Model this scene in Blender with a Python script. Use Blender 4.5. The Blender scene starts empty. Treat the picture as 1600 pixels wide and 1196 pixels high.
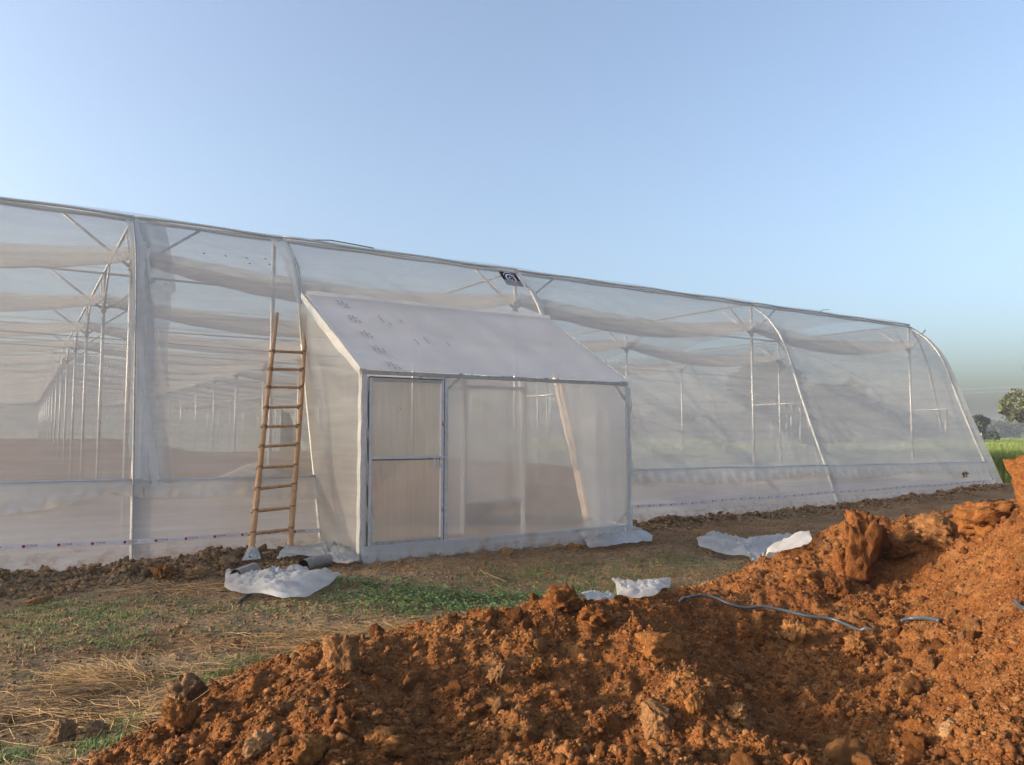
import bpy, bmesh, math, random
import numpy as np
from mathutils import Vector, Matrix

R = math.radians
random.seed(7)
rng = np.random.default_rng(7)
scene = bpy.context.scene
COL = scene.collection

# ------------------------------------------------------------------ camera
F, CX, CY, YH, EYE = 1190.0, 800.0, 598.0, 680.0, 1.6
PITCH = math.atan((YH - CY) / F)
cam_d = bpy.data.cameras.new('camera')
cam_d.sensor_width = 36.0
cam_d.lens = 36.0 * F / 1600.0
cam_d.clip_start, cam_d.clip_end = 0.05, 6000
cam = bpy.data.objects.new('camera', cam_d)
cam.location = (0, 0, EYE)
cam.rotation_euler = (math.pi / 2 + PITCH, 0, 0)
COL.objects.link(cam)
scene.camera = cam

# ------------------------------------------------------------------ sky, sun, exposure
SUN_EL = R(12.5)
SX, SY = -0.985, -0.17            # horizontal direction towards the sun (left of the picture)
_sl = math.hypot(SX, SY); SX /= _sl; SY /= _sl
world = bpy.data.worlds.new('World'); scene.world = world
world.use_nodes = True
wn = world.node_tree.nodes; wl = world.node_tree.links
wn.clear()
sky = wn.new('ShaderNodeTexSky'); sky.sky_type = 'NISHITA'
sky.sun_disc = False
sky.sun_elevation = SUN_EL
sky.sun_rotation = math.atan2(SX, SY)
sky.altitude = 0; sky.air_density = 1.0; sky.dust_density = 4.7; sky.ozone_density = 3.0
bg = wn.new('ShaderNodeBackground'); bg.inputs['Strength'].default_value = 0.15
wo = wn.new('ShaderNodeOutputWorld')
shs = wn.new('ShaderNodeHueSaturation'); shs.inputs['Saturation'].default_value = 0.80
wl.new(sky.outputs[0], shs.inputs['Color']); wl.new(shs.outputs[0], bg.inputs['Color']); wl.new(bg.outputs[0], wo.inputs['Surface'])

sun_d = bpy.data.lights.new('sun', 'SUN')
sun_d.energy = 2.3; sun_d.angle = R(0.6); sun_d.color = (1.0, 0.86, 0.68)
sun = bpy.data.objects.new('sun', sun_d)
sv = Vector((SX * math.cos(SUN_EL), SY * math.cos(SUN_EL), math.sin(SUN_EL)))
sun.rotation_euler = sv.to_track_quat('Z', 'Y').to_euler()
sun.location = (-30, 0, 20)
COL.objects.link(sun)

scene.view_settings.view_transform = 'Standard'
scene.view_settings.look = 'None'
scene.view_settings.exposure = 1.44
scene.view_settings.gamma = 1.0
scene.view_settings.use_curve_mapping = False
scene.render.engine = 'CYCLES'
cy = scene.cycles
cy.max_bounces = 10; cy.diffuse_bounces = 4; cy.glossy_bounces = 3
cy.transmission_bounces = 8; cy.transparent_max_bounces = 40
cy.use_denoising = True
cy.caustics_reflective = False; cy.caustics_refractive = False
cy.sample_clamp_indirect = 6.0

# ------------------------------------------------------------------ calibration helpers (greenhouse frame: u along the wall, v inwards)
O2 = np.array([1.29, 12.97]); D2 = np.array([.8406, .5417]); N2 = np.array([-.5417, .8406])
ANG = math.atan2(D2[1], D2[0])

def W(u, v, z=0.0):
    p = O2 + u * D2 + v * N2
    return Vector((p[0], p[1], z))

def to_uv(x, y):
    dx, dy = x - O2[0], y - O2[1]
    return dx * D2[0] + dy * D2[1], dx * N2[0] + dy * N2[1]

def ray(px, py):
    x = (px - CX) / F; y = -(py - CY) / F
    return np.array([x, math.cos(PITCH) - y * math.sin(PITCH), y * math.cos(PITCH) + math.sin(PITCH)])

def on_v(px, py, v):
    r = ray(px, py)
    t, u = np.linalg.solve(np.array([[r[0], -D2[0]], [r[1], -D2[1]]]), O2 + v * N2)
    return u, EYE + t * r[2]

# ------------------------------------------------------------------ numpy noise
def _hash(ix, iy, s=0):
    h = (ix.astype(np.int64) * 374761393 + iy.astype(np.int64) * 668265263 + s * 974634777) & 0xffffffff
    h = ((h ^ (h >> 13)) * 1274126177) & 0xffffffff
    h = (h ^ (h >> 16)) & 0xffffffff
    return h / 4294967295.0

def vnoise(x, y, s=0):
    x = np.asarray(x, float); y = np.asarray(y, float)
    ix = np.floor(x); iy = np.floor(y); fx = x - ix; fy = y - iy
    fx = fx * fx * (3 - 2 * fx); fy = fy * fy * (3 - 2 * fy)
    a = _hash(ix, iy, s); b = _hash(ix + 1, iy, s); c = _hash(ix, iy + 1, s); d = _hash(ix + 1, iy + 1, s)
    return (a + (b - a) * fx) * (1 - fy) + (c + (d - c) * fx) * fy

def fbm(x, y, o=4, s=0):
    t = 0; a = .5; f = 1.0
    for k in range(o):
        t = t + a * (vnoise(x * f + 17.3 * k, y * f - 9.1 * k, s + k) - .5); a *= .5; f *= 2.03
    return t            # about -.5 .. .5

def worley(x, y, s=0):
    ix = np.floor(x); iy = np.floor(y)
    best = np.full(np.shape(x), 9.0); idv = np.zeros(np.shape(x))
    for dx in (-1, 0, 1):
        for dy in (-1, 0, 1):
            cx = ix + dx; cyy = iy + dy
            px = cx + _hash(cx, cyy, s); py = cyy + _hash(cx, cyy, s + 31)
            dd = np.hypot(px - x, py - y)
            m = dd < best
            best = np.where(m, dd, best); idv = np.where(m, _hash(cx, cyy, s + 77), idv)
    return best, idv

def sstep(a, b, x):
    t = np.clip((x - a) / (b - a), 0, 1)
    return t * t * (3 - 2 * t)

# ------------------------------------------------------------------ terrain
def pY(px, py, Y):
    r = ray(px, py); t = Y / r[1]
    return (r[0] * t, Y, EYE + r[2] * t)

CP = [(60,1196,3.75),(150,1165,3.95),(270,1112,4.3),(350,1080,4.4),(430,1045,4.6),(520,1010,4.9),(600,1000,5.2),(700,972,5.5),
      (800,956,5.6),(880,934,5.6),(960,950,5.8),(1050,938,6.2),(1130,930,6.6),(1180,905,7.0),(1240,868,7.4),(1290,830,7.6),
      (1340,806,7.6),(1400,815,7.8),(1450,806,8.0),(1500,806,8.0),(1545,796,7.5),(1600,782,6.6),(1690,740,5.8),
      (540,1060,4.2),(560,1130,3.55),(450,1196,3.2),(350,1150,3.6),(250,1196,3.4),(680,1110,4.15),(690,1190,3.5),
      (800,1015,4.75),(820,1100,3.95),(850,1180,3.2),(880,990,5.0),(1030,996,4.9),(1080,1060,4.05),(1130,1150,3.15),
      (1150,1000,5.7),(1200,1060,5.0),(1230,1140,4.3),(1260,1196,3.9),(985,1100,4.35),(1000,1185,3.7),(1150,960,6.25),(1100,950,6.3),
      (1320,885,7.0),(1300,940,6.45),(1350,1010,5.5),(1450,900,6.6),(1500,1000,5.1),(1450,1100,4.4),(1550,950,5.3),
      (1600,860,5.5),(1600,1000,4.3),(1550,1100,3.8),(1600,1190,3.1),(1400,1190,3.6),(1720,1000,4.0),(1400,970,6.0),(1340,1100,4.5)]
cpts = [pY(*c) for c in CP]
for q in [(-4.5,2.5),(-4.5,5),(-3.2,3.4),(-3,4.6),(-2.6,6.3),(-1.8,5.5),(-1.2,6.2),(0,6.9),(.6,7.2),(1.4,7.6),(2,8.2),(2.8,8.9),(3.6,9.3),(4.6,9.6),(5.6,9.8),(7,9.5),
          (-4.5,7.5),(-1,8.5),(2,10),(6,12),(9,11)]:
    cpts.append((q[0], q[1], 0.0))
for q in [(-3,1.5),(-1.5,1.5),(0,1.5),(1.5,1.5),(3,1.5),(0,0),(-2,0),(2,0),(0,-2)]:
    cpts.append((q[0], q[1], 0.02))
for q in [(5.5,3,.9),(6.5,5,1.2),(7.5,6.5,1.0),(8,4,.9),(9,8,.3),(4.5,1.5,.3),(7,2,.3)]:
    cpts.append(q)
cpts = np.array(cpts)

def _tps(r2):
    return np.where(r2 > 1e-9, .5 * r2 * np.log(np.maximum(r2, 1e-9)), 0)
_n = len(cpts)
_d2 = (cpts[:, None, 0] - cpts[None, :, 0]) ** 2 + (cpts[:, None, 1] - cpts[None, :, 1]) ** 2
_A = np.zeros((_n + 3, _n + 3)); _A[:_n, :_n] = _tps(_d2) + np.eye(_n) * 0.0004
_A[:_n, _n] = 1; _A[:_n, _n + 1:] = cpts[:, :2]; _A[_n, :_n] = 1; _A[_n + 1:, :_n] = cpts[:, :2].T
_w = np.linalg.solve(_A, np.concatenate([cpts[:, 2], [0, 0, 0]]))

def mound(x, y):
    x = np.asarray(x, float); y = np.asarray(y, float)
    out = np.zeros(x.shape)
    win = sstep(-6, -4, x) * (1 - sstep(8.5, 10.5, x)) * sstep(-3, -1, y) * (1 - sstep(9.6, 11.5, y))
    m = win > 0
    xs, ys = x[m], y[m]
    t = _w[_n] + _w[_n + 1] * xs + _w[_n + 2] * ys
    for k in range(_n):
        t = t + _w[k] * _tps((xs - cpts[k, 0]) ** 2 + (ys - cpts[k, 1]) ** 2)
    out[m] = np.clip(t, -.08, 2.2) * win[m]
    return out

def redmask(x, y, mh):
    x = np.asarray(x, float); y = np.asarray(y, float)
    near = sstep(.03, .12, mh + .10 * fbm(x * 1.3, y * 1.3, 4, 5))
    # inside the heaps every hollow is red soil too
    inside = sstep(-1.9, -1.3, x + .3 * (4.6 - y)) * sstep(0, .5, (5.1 + .28 * (x)) - y) 
    inside2 = sstep(1.0, 1.6, x) * sstep(0, .5, (6.6 + .25 * (x - 1.6)) - y)
    return np.clip(np.maximum(near, np.maximum(inside, inside2)) * (1 - sstep(9, 10.5, y)), 0, 1)

def base_h(x, y):
    u, v = to_uv(np.asarray(x, float), np.asarray(y, float))
    rise = np.clip(v, 0, None) * .0195
    rise = np.minimum(rise, 1.55) * (1 - sstep(-1, 5, u)) * sstep(0, 6, v)
    rise = rise * (1 - sstep(200, 500, v))
    wallz = .18 * sstep(5, 14, u) * (1 - sstep(1, 20, np.abs(v))) * (1 - sstep(16, 30, u))
    wob = .05 * fbm(x * .4, y * .4, 3, 3)
    return rise + wallz + wob * sstep(1.5, 5, y)

def berm(x, y):
    u, v = to_uv(np.asarray(x, float), np.asarray(y, float))
    nn = .6 + 1.3 * (fbm(u * 1.6, v * 1.6, 4, 9) + .25)
    left = np.exp(-((v + .62) / .33) ** 2) * (1 - sstep(-5.6, -4.9, u)) * .15
    right = np.exp(-((v + .32) / .26) ** 2) * sstep(.0, .6, u) * (1 - sstep(13, 15, u)) * .13
    return (left + right) * np.clip(nn, .1, 2)

def H(x, y, detail=True):
    x = np.asarray(x, float); y = np.asarray(y, float)
    mh = mound(x, y)
    rm = redmask(x, y, mh)
    h = base_h(x, y) * (1 - .7 * rm) + mh
    bm = berm(x, y)
    h = h + bm
    if detail:
        near = 1 - sstep(14, 40, y)
        rough = np.clip(rm + sstep(.03, .08, bm), 0, 1)
        w1, i1 = worley(x * 4.2 + 2 * fbm(x * 3, y * 3, 2, 21), y * 4.2, 41)
        w2, i2 = worley(x * 11, y * 11 + fbm(x * 6, y * 6, 2, 22), 42)
        w3, i3 = worley(x * 26, y * 26, 43)
        h = h + rough * (.13 * np.minimum(np.clip(.60 - w1, 0, 1), .42) * (.2 + i1) + .10 * fbm(x * 1.8, y * 1.8, 4, 11) +
                         .075 * np.minimum(np.clip(.62 - w2, 0, 1), .4) * (.1 + i2) + .026 * np.clip(.6 - w3, 0, 1)
                         + .05 * fbm(x * 9, y * 9, 3, 13) + .03 * fbm(x * 30, y * 30, 2, 18) - .045)
        h = h + near * (1 - rough) * (.045 * fbm(x * 4, y * 4, 5, 14) + .016 * np.clip(.45 - w3, 0, 1) * (i3 > .5) + .03 * np.clip(.4 - w2, 0, 1) * (i2 > .55))
        u, v = to_uv(x, y)
        bed = sstep(2.5, 4, v) * (1 - sstep(60, 66, v)) * (1 - sstep(12.5, 13.5, u))
        h = h + bed * (.06 * fbm(x * 1.2, y * 1.2, 3, 15))
    return h

def H1(x, y):
    return float(H(np.array([x]), np.array([y]))[0])

def hit(px, py, y0=2.2, y1=40):
    r = ray(px, py); Y = np.concatenate([np.arange(y0, 12, .01), np.arange(12, y1, .05)])
    X = r[0] / r[1] * Y; Z = EYE + r[2] / r[1] * Y
    g = H(X, Y, False)
    k = np.argmax(Z < g)
    if not (Z < g).any(): k = len(Y) - 1
    return float(X[k]), float(Y[k]), float(g[k])

# ------------------------------------------------------------------ object helpers
def new_obj(name, me, mat=None, parent=None, label=None, cat=None, group=None, kind=None, loc=None, rot=None):
    o = bpy.data.objects.new(name, me); COL.objects.link(o)
    if me is not None and mat is not None and len(me.materials) == 0:
        for m in (mat if isinstance(mat, (list, tuple)) else [mat]): me.materials.append(m)
    if parent is not None: o.parent = parent
    if loc is not None: o.location = loc
    if rot is not None: o.rotation_euler = rot
    if label: o['label'] = label
    if cat: o['category'] = cat
    if group: o['group'] = group
    if kind: o['kind'] = kind
    return o

def mesh_np(name, V, Fc, smooth=False):
    """V (n,3) array, Fc list of (m,k) int arrays"""
    me = bpy.data.meshes.new(name)
    V = np.asarray(V, np.float32)
    if not isinstance(Fc, list): Fc = [Fc]
    Fc = [np.asarray(f, np.int32) for f in Fc if len(f)]
    me.vertices.add(len(V)); me.vertices.foreach_set('co', V.ravel())
    loops = np.concatenate([f.ravel() for f in Fc])
    tot = np.concatenate([np.full(len(f), f.shape[1], np.int32) for f in Fc])
    start = np.concatenate([[0], np.cumsum(tot)[:-1]]).astype(np.int32)
    me.loops.add(len(loops)); me.loops.foreach_set('vertex_index', loops)
    me.polygons.add(len(tot)); me.polygons.foreach_set('loop_start', start); me.polygons.foreach_set('loop_total', tot)
    if smooth: me.polygons.foreach_set('use_smooth', np.ones(len(tot), bool))
    me.update(calc_edges=True)
    return me

def fattr(me, name, arr):
    a = me.attributes.new(name, 'FLOAT', 'POINT'); a.data.foreach_set('value', np.asarray(arr, np.float32).ravel())

class MB:
    def __init__(s): s.v = []; s.f = []
    def tube(s, pts, rad, n=8, cap=True):
        pts = [Vector(p) for p in pts]
        if not hasattr(rad, '__len__'): rad = [rad] * len(pts)
        base = len(s.v); up = None
        for i, p in enumerate(pts):
            a = pts[max(i - 1, 0)]; b = pts[min(i + 1, len(pts) - 1)]
            t = (b - a).normalized()
            if up is None:
                up = t.orthogonal().normalized()
            else:
                up = (up - t * up.dot(t))
                up = up.normalized() if up.length > 1e-5 else t.orthogonal().normalized()
            sd = t.cross(up)
            for k in range(n):
                an = 2 * math.pi * k / n
                s.v.append(p + (up * math.cos(an) + sd * math.sin(an)) * rad[i])
        for i in range(len(pts) - 1):
            for k in range(n):
                s.f.append((base + i * n + k, base + i * n + (k + 1) % n, base + (i + 1) * n + (k + 1) % n, base + (i + 1) * n + k))
        if cap:
            s.f.append(tuple(base + k for k in range(n))[::-1])
            s.f.append(tuple(base + (len(pts) - 1) * n + k for k in range(n)))
        return s
    def box(s, lo, hi):
        b = len(s.v)
        for x in (lo[0], hi[0]):
            for y in (lo[1], hi[1]):
                for z in (lo[2], hi[2]): s.v.append(Vector((x, y, z)))
        for f in ((0,1,3,2),(4,6,7,5),(0,4,5,1),(2,3,7,6),(0,2,6,4),(1,5,7,3)): s.f.append(tuple(b + i for i in f))
        return s
    def grid(s, P):
        """P 2d list of points"""
        b = len(s.v); m = len(P); n = len(P[0])
        for r in P:
            for p in r: s.v.append(Vector(p))
        for i in range(m - 1):
            for j in range(n - 1):
                s.f.append((b + i * n + j, b + i * n + j + 1, b + (i + 1) * n + j + 1, b + (i + 1) * n + j))
        return s
    def mesh(s, name, smooth=True):
        me = bpy.data.meshes.new(name); me.from_pydata([tuple(v) for v in s.v], [], s.f); me.update()
        if smooth:
            me.polygons.foreach_set('use_smooth', [True] * len(me.polygons))
        return me

# ------------------------------------------------------------------ materials
def mat(name):
    m = bpy.data.materials.new(name); m.use_nodes = True
    nt = m.node_tree; nt.nodes.clear()
    out = nt.nodes.new('ShaderNodeOutputMaterial')
    return m, nt, nt.nodes, nt.links, out

def tex(nt, scale, detail=4, rough=.6, vec=None, kind='ShaderNodeTexNoise'):
    t = nt.nodes.new(kind); t.inputs['Scale'].default_value = scale
    if kind == 'ShaderNodeTexNoise':
        t.inputs['Detail'].default_value = detail; t.inputs['Roughness'].default_value = rough
    if vec is not None: nt.links.new(vec, t.inputs['Vector'])
    return t

def coord(nt, out='Object', scale=None):
    c = nt.nodes.new('ShaderNodeTexCoord')
    if scale is None: return c.outputs[out]
    mp = nt.nodes.new('ShaderNodeMapping'); mp.inputs['Scale'].default_value = scale
    nt.links.new(c.outputs[out], mp.inputs['Vector']); return mp.outputs[0]

def ramp(nt, fac, stops):
    r = nt.nodes.new('ShaderNodeValToRGB'); e = r.color_ramp.elements
    while len(e) < len(stops): e.new(.5)
    for i, (p, c) in enumerate(stops):
        e[i].position = p; e[i].color = (*c, 1) if len(c) == 3 else c
    nt.links.new(fac, r.inputs[0]); return r.outputs[0]

def mixc(nt, fac, a, b, mode='MIX'):
    m = nt.nodes.new('ShaderNodeMix'); m.data_type = 'RGBA'; m.blend_type = mode
    for i, x in ((0, fac), (6, a), (7, b)):
        if hasattr(x, 'is_linked') or hasattr(x, 'links'): nt.links.new(x, m.inputs[i])
        elif i == 0: m.inputs[0].default_value = x
        else: m.inputs[i].default_value = (*x, 1)
    return m.outputs[2]

def mrange(nt, x, a, b, c, d):
    m = nt.nodes.new('ShaderNodeMapRange')
    for i, q in enumerate((a, b, c, d)): m.inputs[i + 1].default_value = q
    nt.links.new(x, m.inputs[0]); return m.outputs[0]

def bump(nt, h, strength, dist, prev=None):
    b = nt.nodes.new('ShaderNodeBump'); b.inputs['Strength'].default_value = strength; b.inputs['Distance'].default_value = dist
    nt.links.new(h, b.inputs['Height'])
    if prev is not None: nt.links.new(prev, b.inputs['Normal'])
    return b.outputs[0]

def simple(name, col, rough=.7, metal=0.0, var=.15, scale=8, bumpd=0.0, island=0.0):
    m, nt, N, L, out = mat(name)
    p = N.new('ShaderNodeBsdfPrincipled'); L.new(p.outputs[0], out.inputs[0])
    t = tex(nt, scale, 5, .6, coord(nt))
    c = ramp(nt, t.outputs[0], [(.3, tuple(x * (1 - var) for x in col)), (.7, tuple(min(1, x * (1 + var)) for x in col))])
    if island:
        g = N.new('ShaderNodeNewGeometry')
        v = mrange(nt, g.outputs['Random Per Island'], 0, 1, 1 - island, 1 + island)
        hs = N.new('ShaderNodeHueSaturation'); L.new(v, hs.inputs['Value']); L.new(c, hs.inputs['Color']); c = hs.outputs[0]
    L.new(c, p.inputs['Base Color'])
    p.inputs['Roughness'].default_value = rough; p.inputs['Metallic'].default_value = metal
    if bumpd: L.new(bump(nt, t.outputs[0], .6, bumpd), p.inputs['Normal'])
    return m

def film_mat(name, opac, col=(.80, .80, .80), trans=.5, rough_refr=0.0, streak=(.35, .35, 6), var=.10, refr_rough=.25, wrinkle=.006, gloss=.05, tint=(.97,.97,.96), dirt=.12, mud=0.0):
    """thin polythene: part clear, part diffuse / translucent, a weak sheen"""
    m, nt, N, L, out = mat(name)
    co = coord(nt, 'Object', streak)
    t = tex(nt, 1.2, 5, .6, co)
    t2 = tex(nt, .9, 4, .6, coord(nt))
    w = tex(nt, 2.5, 4, .55, coord(nt, 'Object', (1, 1, 2.2)))
    nrm = bump(nt, w.outputs[0], .5, wrinkle)
    c = ramp(nt, t2.outputs[0], [(.32, tuple(x * (1 - dirt) for x in col)), (.62, col)])
    if mud:                                   # soil splashed on the lowest part, in ragged blots
        sx = N.new('ShaderNodeSeparateXYZ'); L.new(coord(nt), sx.inputs[0])
        mt = tex(nt, 7, 6, .7, coord(nt, 'Object', (1, 1, 1.6)))
        hgt_ = mrange(nt, sx.outputs['Z'], .02, mud, .34, -.10)
        ad = N.new('ShaderNodeMath'); ad.operation = 'ADD'; L.new(mt.outputs[0], ad.inputs[0]); L.new(hgt_, ad.inputs[1])
        c = mixc(nt, mrange(nt, ad.outputs[0], .66, .92, 0, .7), c, (.30, .16, .075))
    df = N.new('ShaderNodeBsdfDiffuse'); tr = N.new('ShaderNodeBsdfTranslucent')
    L.new(c, df.inputs[0]); L.new(c, tr.inputs[0]); L.new(nrm, df.inputs['Normal']); L.new(nrm, tr.inputs['Normal'])
    a = N.new('ShaderNodeMixShader'); a.inputs[0].default_value = trans; L.new(df.outputs[0], a.inputs[1]); L.new(tr.outputs[0], a.inputs[2])
    tp = N.new('ShaderNodeBsdfTransparent'); tp.inputs[0].default_value = (*tint, 1)
    clear = tp.outputs[0]
    if rough_refr:
        rf = N.new('ShaderNodeBsdfRefraction'); rf.inputs['IOR'].default_value = 1.04; rf.inputs['Roughness'].default_value = refr_rough
        rf.inputs[0].default_value = (*tint, 1)
        mx = N.new('ShaderNodeMixShader'); mx.inputs[0].default_value = rough_refr; L.new(tp.outputs[0], mx.inputs[1]); L.new(rf.outputs[0], mx.inputs[2]); clear = mx.outputs[0]
    b = N.new('ShaderNodeMixShader')
    L.new(mrange(nt, t.outputs[0], .3, .7, max(0, opac - var), min(1, opac + var)), b.inputs[0])
    L.new(clear, b.inputs[1]); L.new(a.outputs[0], b.inputs[2])
    gl = N.new('ShaderNodeBsdfGlossy'); gl.inputs['Roughness'].default_value = .28; L.new(nrm, gl.inputs['Normal'])
    g2 = N.new('ShaderNodeMixShader'); g2.inputs[0].default_value = gloss; L.new(b.outputs[0], g2.inputs[1]); L.new(gl.outputs[0], g2.inputs[2])
    L.new(g2.outputs[0], out.inputs[0])
    return m

M = {}
M['film'] = film_mat('film_clear', .46, col=(.70, .69, .67), tint=(.92, .91, .88), wrinkle=.014, gloss=.06)
M['film_roof'] = film_mat('film_roof', .36, col=(.66, .66, .64), streak=(.4, .4, .4))
M['film_skirt'] = film_mat('film_skirt', .74, col=(.66, .65, .64), streak=(.3, .3, 7), var=.16, wrinkle=.03, mud=.55)
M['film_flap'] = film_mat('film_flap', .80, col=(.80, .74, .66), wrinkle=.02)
M['film_porch'] = film_mat('film_porch', .52, col=(.95, .91, .86), rough_refr=.45, streak=(1, 1, .4), refr_rough=.17, var=.06)
M['film_side'] = film_mat('film_porch_side', .60, col=(.72, .68, .62), rough_refr=.3, refr_rough=.25)
M['film_porch_roof'] = film_mat('film_porch_roof', .93, col=(.96, .86, .77), trans=.42, streak=(.6, .6, .6), var=.05)
M['film_foot'] = film_mat('film_foot', .72, col=(.74, .71, .66), wrinkle=.03, mud=.28, var=.14)
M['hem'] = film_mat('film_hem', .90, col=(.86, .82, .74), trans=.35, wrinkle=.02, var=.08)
M['net'] = film_mat('shade_net', .70, col=(.72, .69, .64), trans=.5, wrinkle=.0, var=.05, streak=(.5, 3, 9), gloss=.0)
M['sheet'] = film_mat('plastic_sheet', .64, dirt=.30, col=(.86, .83, .79), trans=.35, wrinkle=.03, var=.1, streak=(3, 3, 3), gloss=.14)
M['metal'] = simple('galvanised_steel', (.56, .55, .53), .45, .35, .12, 14)
M['metal_dull'] = simple('galvanised_steel_dull', (.38, .375, .36), .5, .3, .2, 14)
M['post'] = simple('white_post', (.62, .60, .56), .45, .35, .08, 6)
M['bamboo_old'] = simple('bamboo_joint', (.20, .11, .05), .7, 0, .3, 20)
M['straw'] = simple('straw', (.33, .19, .07), .75, 0, .35, 2.5, 0, .6)
M['grass'] = simple('grass', (.12, .19, .036), .6, 0, .35, 1.5, 0, .4)
M['weed'] = simple('weed', (.085, .14, .030), .6, 0, .35, 3, 0, .35)
M['crop'] = simple('rice_crop', (.155, .205, .032), .55, 0, .3, .6, 0, .35)
M['leaf_far'] = simple('leaf_far', (.035, .055, .022), .8, 0, .3, .3, 0, .4)
M['leaf'] = simple('leaf', (.095, .10, .026), .7, 0, .45, .5, 0, .5)
M['gap'] = simple('door_gap_shade', (.10, .10, .10), .7)  # dark colour painting the shade in the door gaps
M['bark'] = simple('bark', (.10, .075, .05), .9, 0, .3, 6)
M['pipe'] = simple('clay_pipe', (.24, .20, .17), .8, 0, .3, 12, .004)
M['bore_shade'] = simple('pipe_bore_shade', (.02, .02, .02), .6)
M['cable'] = simple('black_hose', (.055, .065, .075), .35)
M['black'] = simple('sticker_black', (.008, .007, .010), .95, 0, .1)
M['white'] = simple('sticker_white', (.75, .73, .73), .5, 0, .05)
M['pink'] = simple('sticker_pink', (.55, .08, .22), .5, 0, .1)
M['tape'] = simple('white_tape', (.88, .78, .74), .5, 0, .05)
M['red'] = simple('tape_print', (.33, .03, .03), .6, 0, .1)
M['grey_print'] = simple('film_print', (.27, .27, .28), .6, 0, .2)
M['wire'] = simple('steel_wire', (.06, .06, .06), .6)
M['wood_old'] = simple('concrete', (.45, .44, .42), .9, 0, .1)
M['cane'] = simple('dark_stick', (.06, .05, .04), .8)

def bamboo_mat():
    m, nt, N, L, out = mat('bamboo')
    p = N.new('ShaderNodeBsdfPrincipled'); L.new(p.outputs[0], out.inputs[0])
    t = tex(nt, 3, 5, .7, coord(nt, 'Object', (9, 9, 1)))
    t2 = tex(nt, 2.2, 3, .5, coord(nt))
    c = ramp(nt, t.outputs[0], [(.25, (.28, .125, .045)), (.5, (.47, .255, .11)), (.75, (.57, .345, .17))])
    c = mixc(nt, mrange(nt, t2.outputs[0], .5, .75, 0, .55), c, (.28, .14, .06))
    L.new(c, p.inputs['Base Color']); p.inputs['Roughness'].default_value = .5
    L.new(bump(nt, t.outputs[0], .4, .003), p.inputs['Normal'])
    return m
M['bamboo'] = bamboo_mat()

def panel_mat():
    """multiwall polycarbonate of the door: fine upright ribs, brownish milky"""
    m, nt, N, L, out = mat('multiwall_panel')
    wv = N.new('ShaderNodeTexWave'); wv.wave_type = 'BANDS'; wv.bands_direction = 'X'
    wv.inputs['Scale'].default_value = 11; wv.inputs['Distortion'].default_value = .35; wv.inputs['Detail'].default_value = 1
    L.new(coord(nt), wv.inputs['Vector'])
    st = tex(nt, 1.6, 4, .6, coord(nt, 'Object', (9, 9, .25)))
    c = ramp(nt, st.outputs[0], [(.3, (.70, .64, .57)), (.7, (.84, .79, .73))])
    df = N.new('ShaderNodeBsdfDiffuse'); tr = N.new('ShaderNodeBsdfTranslucent'); L.new(c, df.inputs[0]); L.new(c, tr.inputs[0])
    nb = bump(nt, wv.outputs[0], .5, .003); L.new(nb, df.inputs['Normal'])
    a = N.new('ShaderNodeMixShader'); a.inputs[0].default_value = .55; L.new(df.outputs[0], a.inputs[1]); L.new(tr.outputs[0], a.inputs[2])
    tp = N.new('ShaderNodeBsdfTransparent'); tp.inputs[0].default_value = (.95, .92, .88, 1)
    rf = N.new('ShaderNodeBsdfRefraction'); rf.inputs['IOR'].default_value = 1.06; rf.inputs['Roughness'].default_value = .5; rf.inputs[0].default_value = (.93, .86, .78, 1)
    mx = N.new('ShaderNodeMixShader'); mx.inputs[0].default_value = .45; L.new(tp.outputs[0], mx.inputs[1]); L.new(rf.outputs[0], mx.inputs[2])
    b = N.new('ShaderNodeMixShader'); L.new(mrange(nt, wv.outputs[0], 0, 1, .36, .52), b.inputs[0])
    L.new(mx.outputs[0], b.inputs[1]); L.new(a.outputs[0], b.inputs[2])
    gl = N.new('ShaderNodeBsdfGlossy'); gl.inputs['Roughness'].default_value = .3; L.new(nb, gl.inputs['Normal'])
    g2 = N.new('ShaderNodeMixShader'); g2.inputs[0].default_value = .06; L.new(b.outputs[0], g2.inputs[1]); L.new(gl.outputs[0], g2.inputs[2])
    L.new(g2.outputs[0], out.inputs[0])
    return m
M['panel'] = panel_mat()

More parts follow.
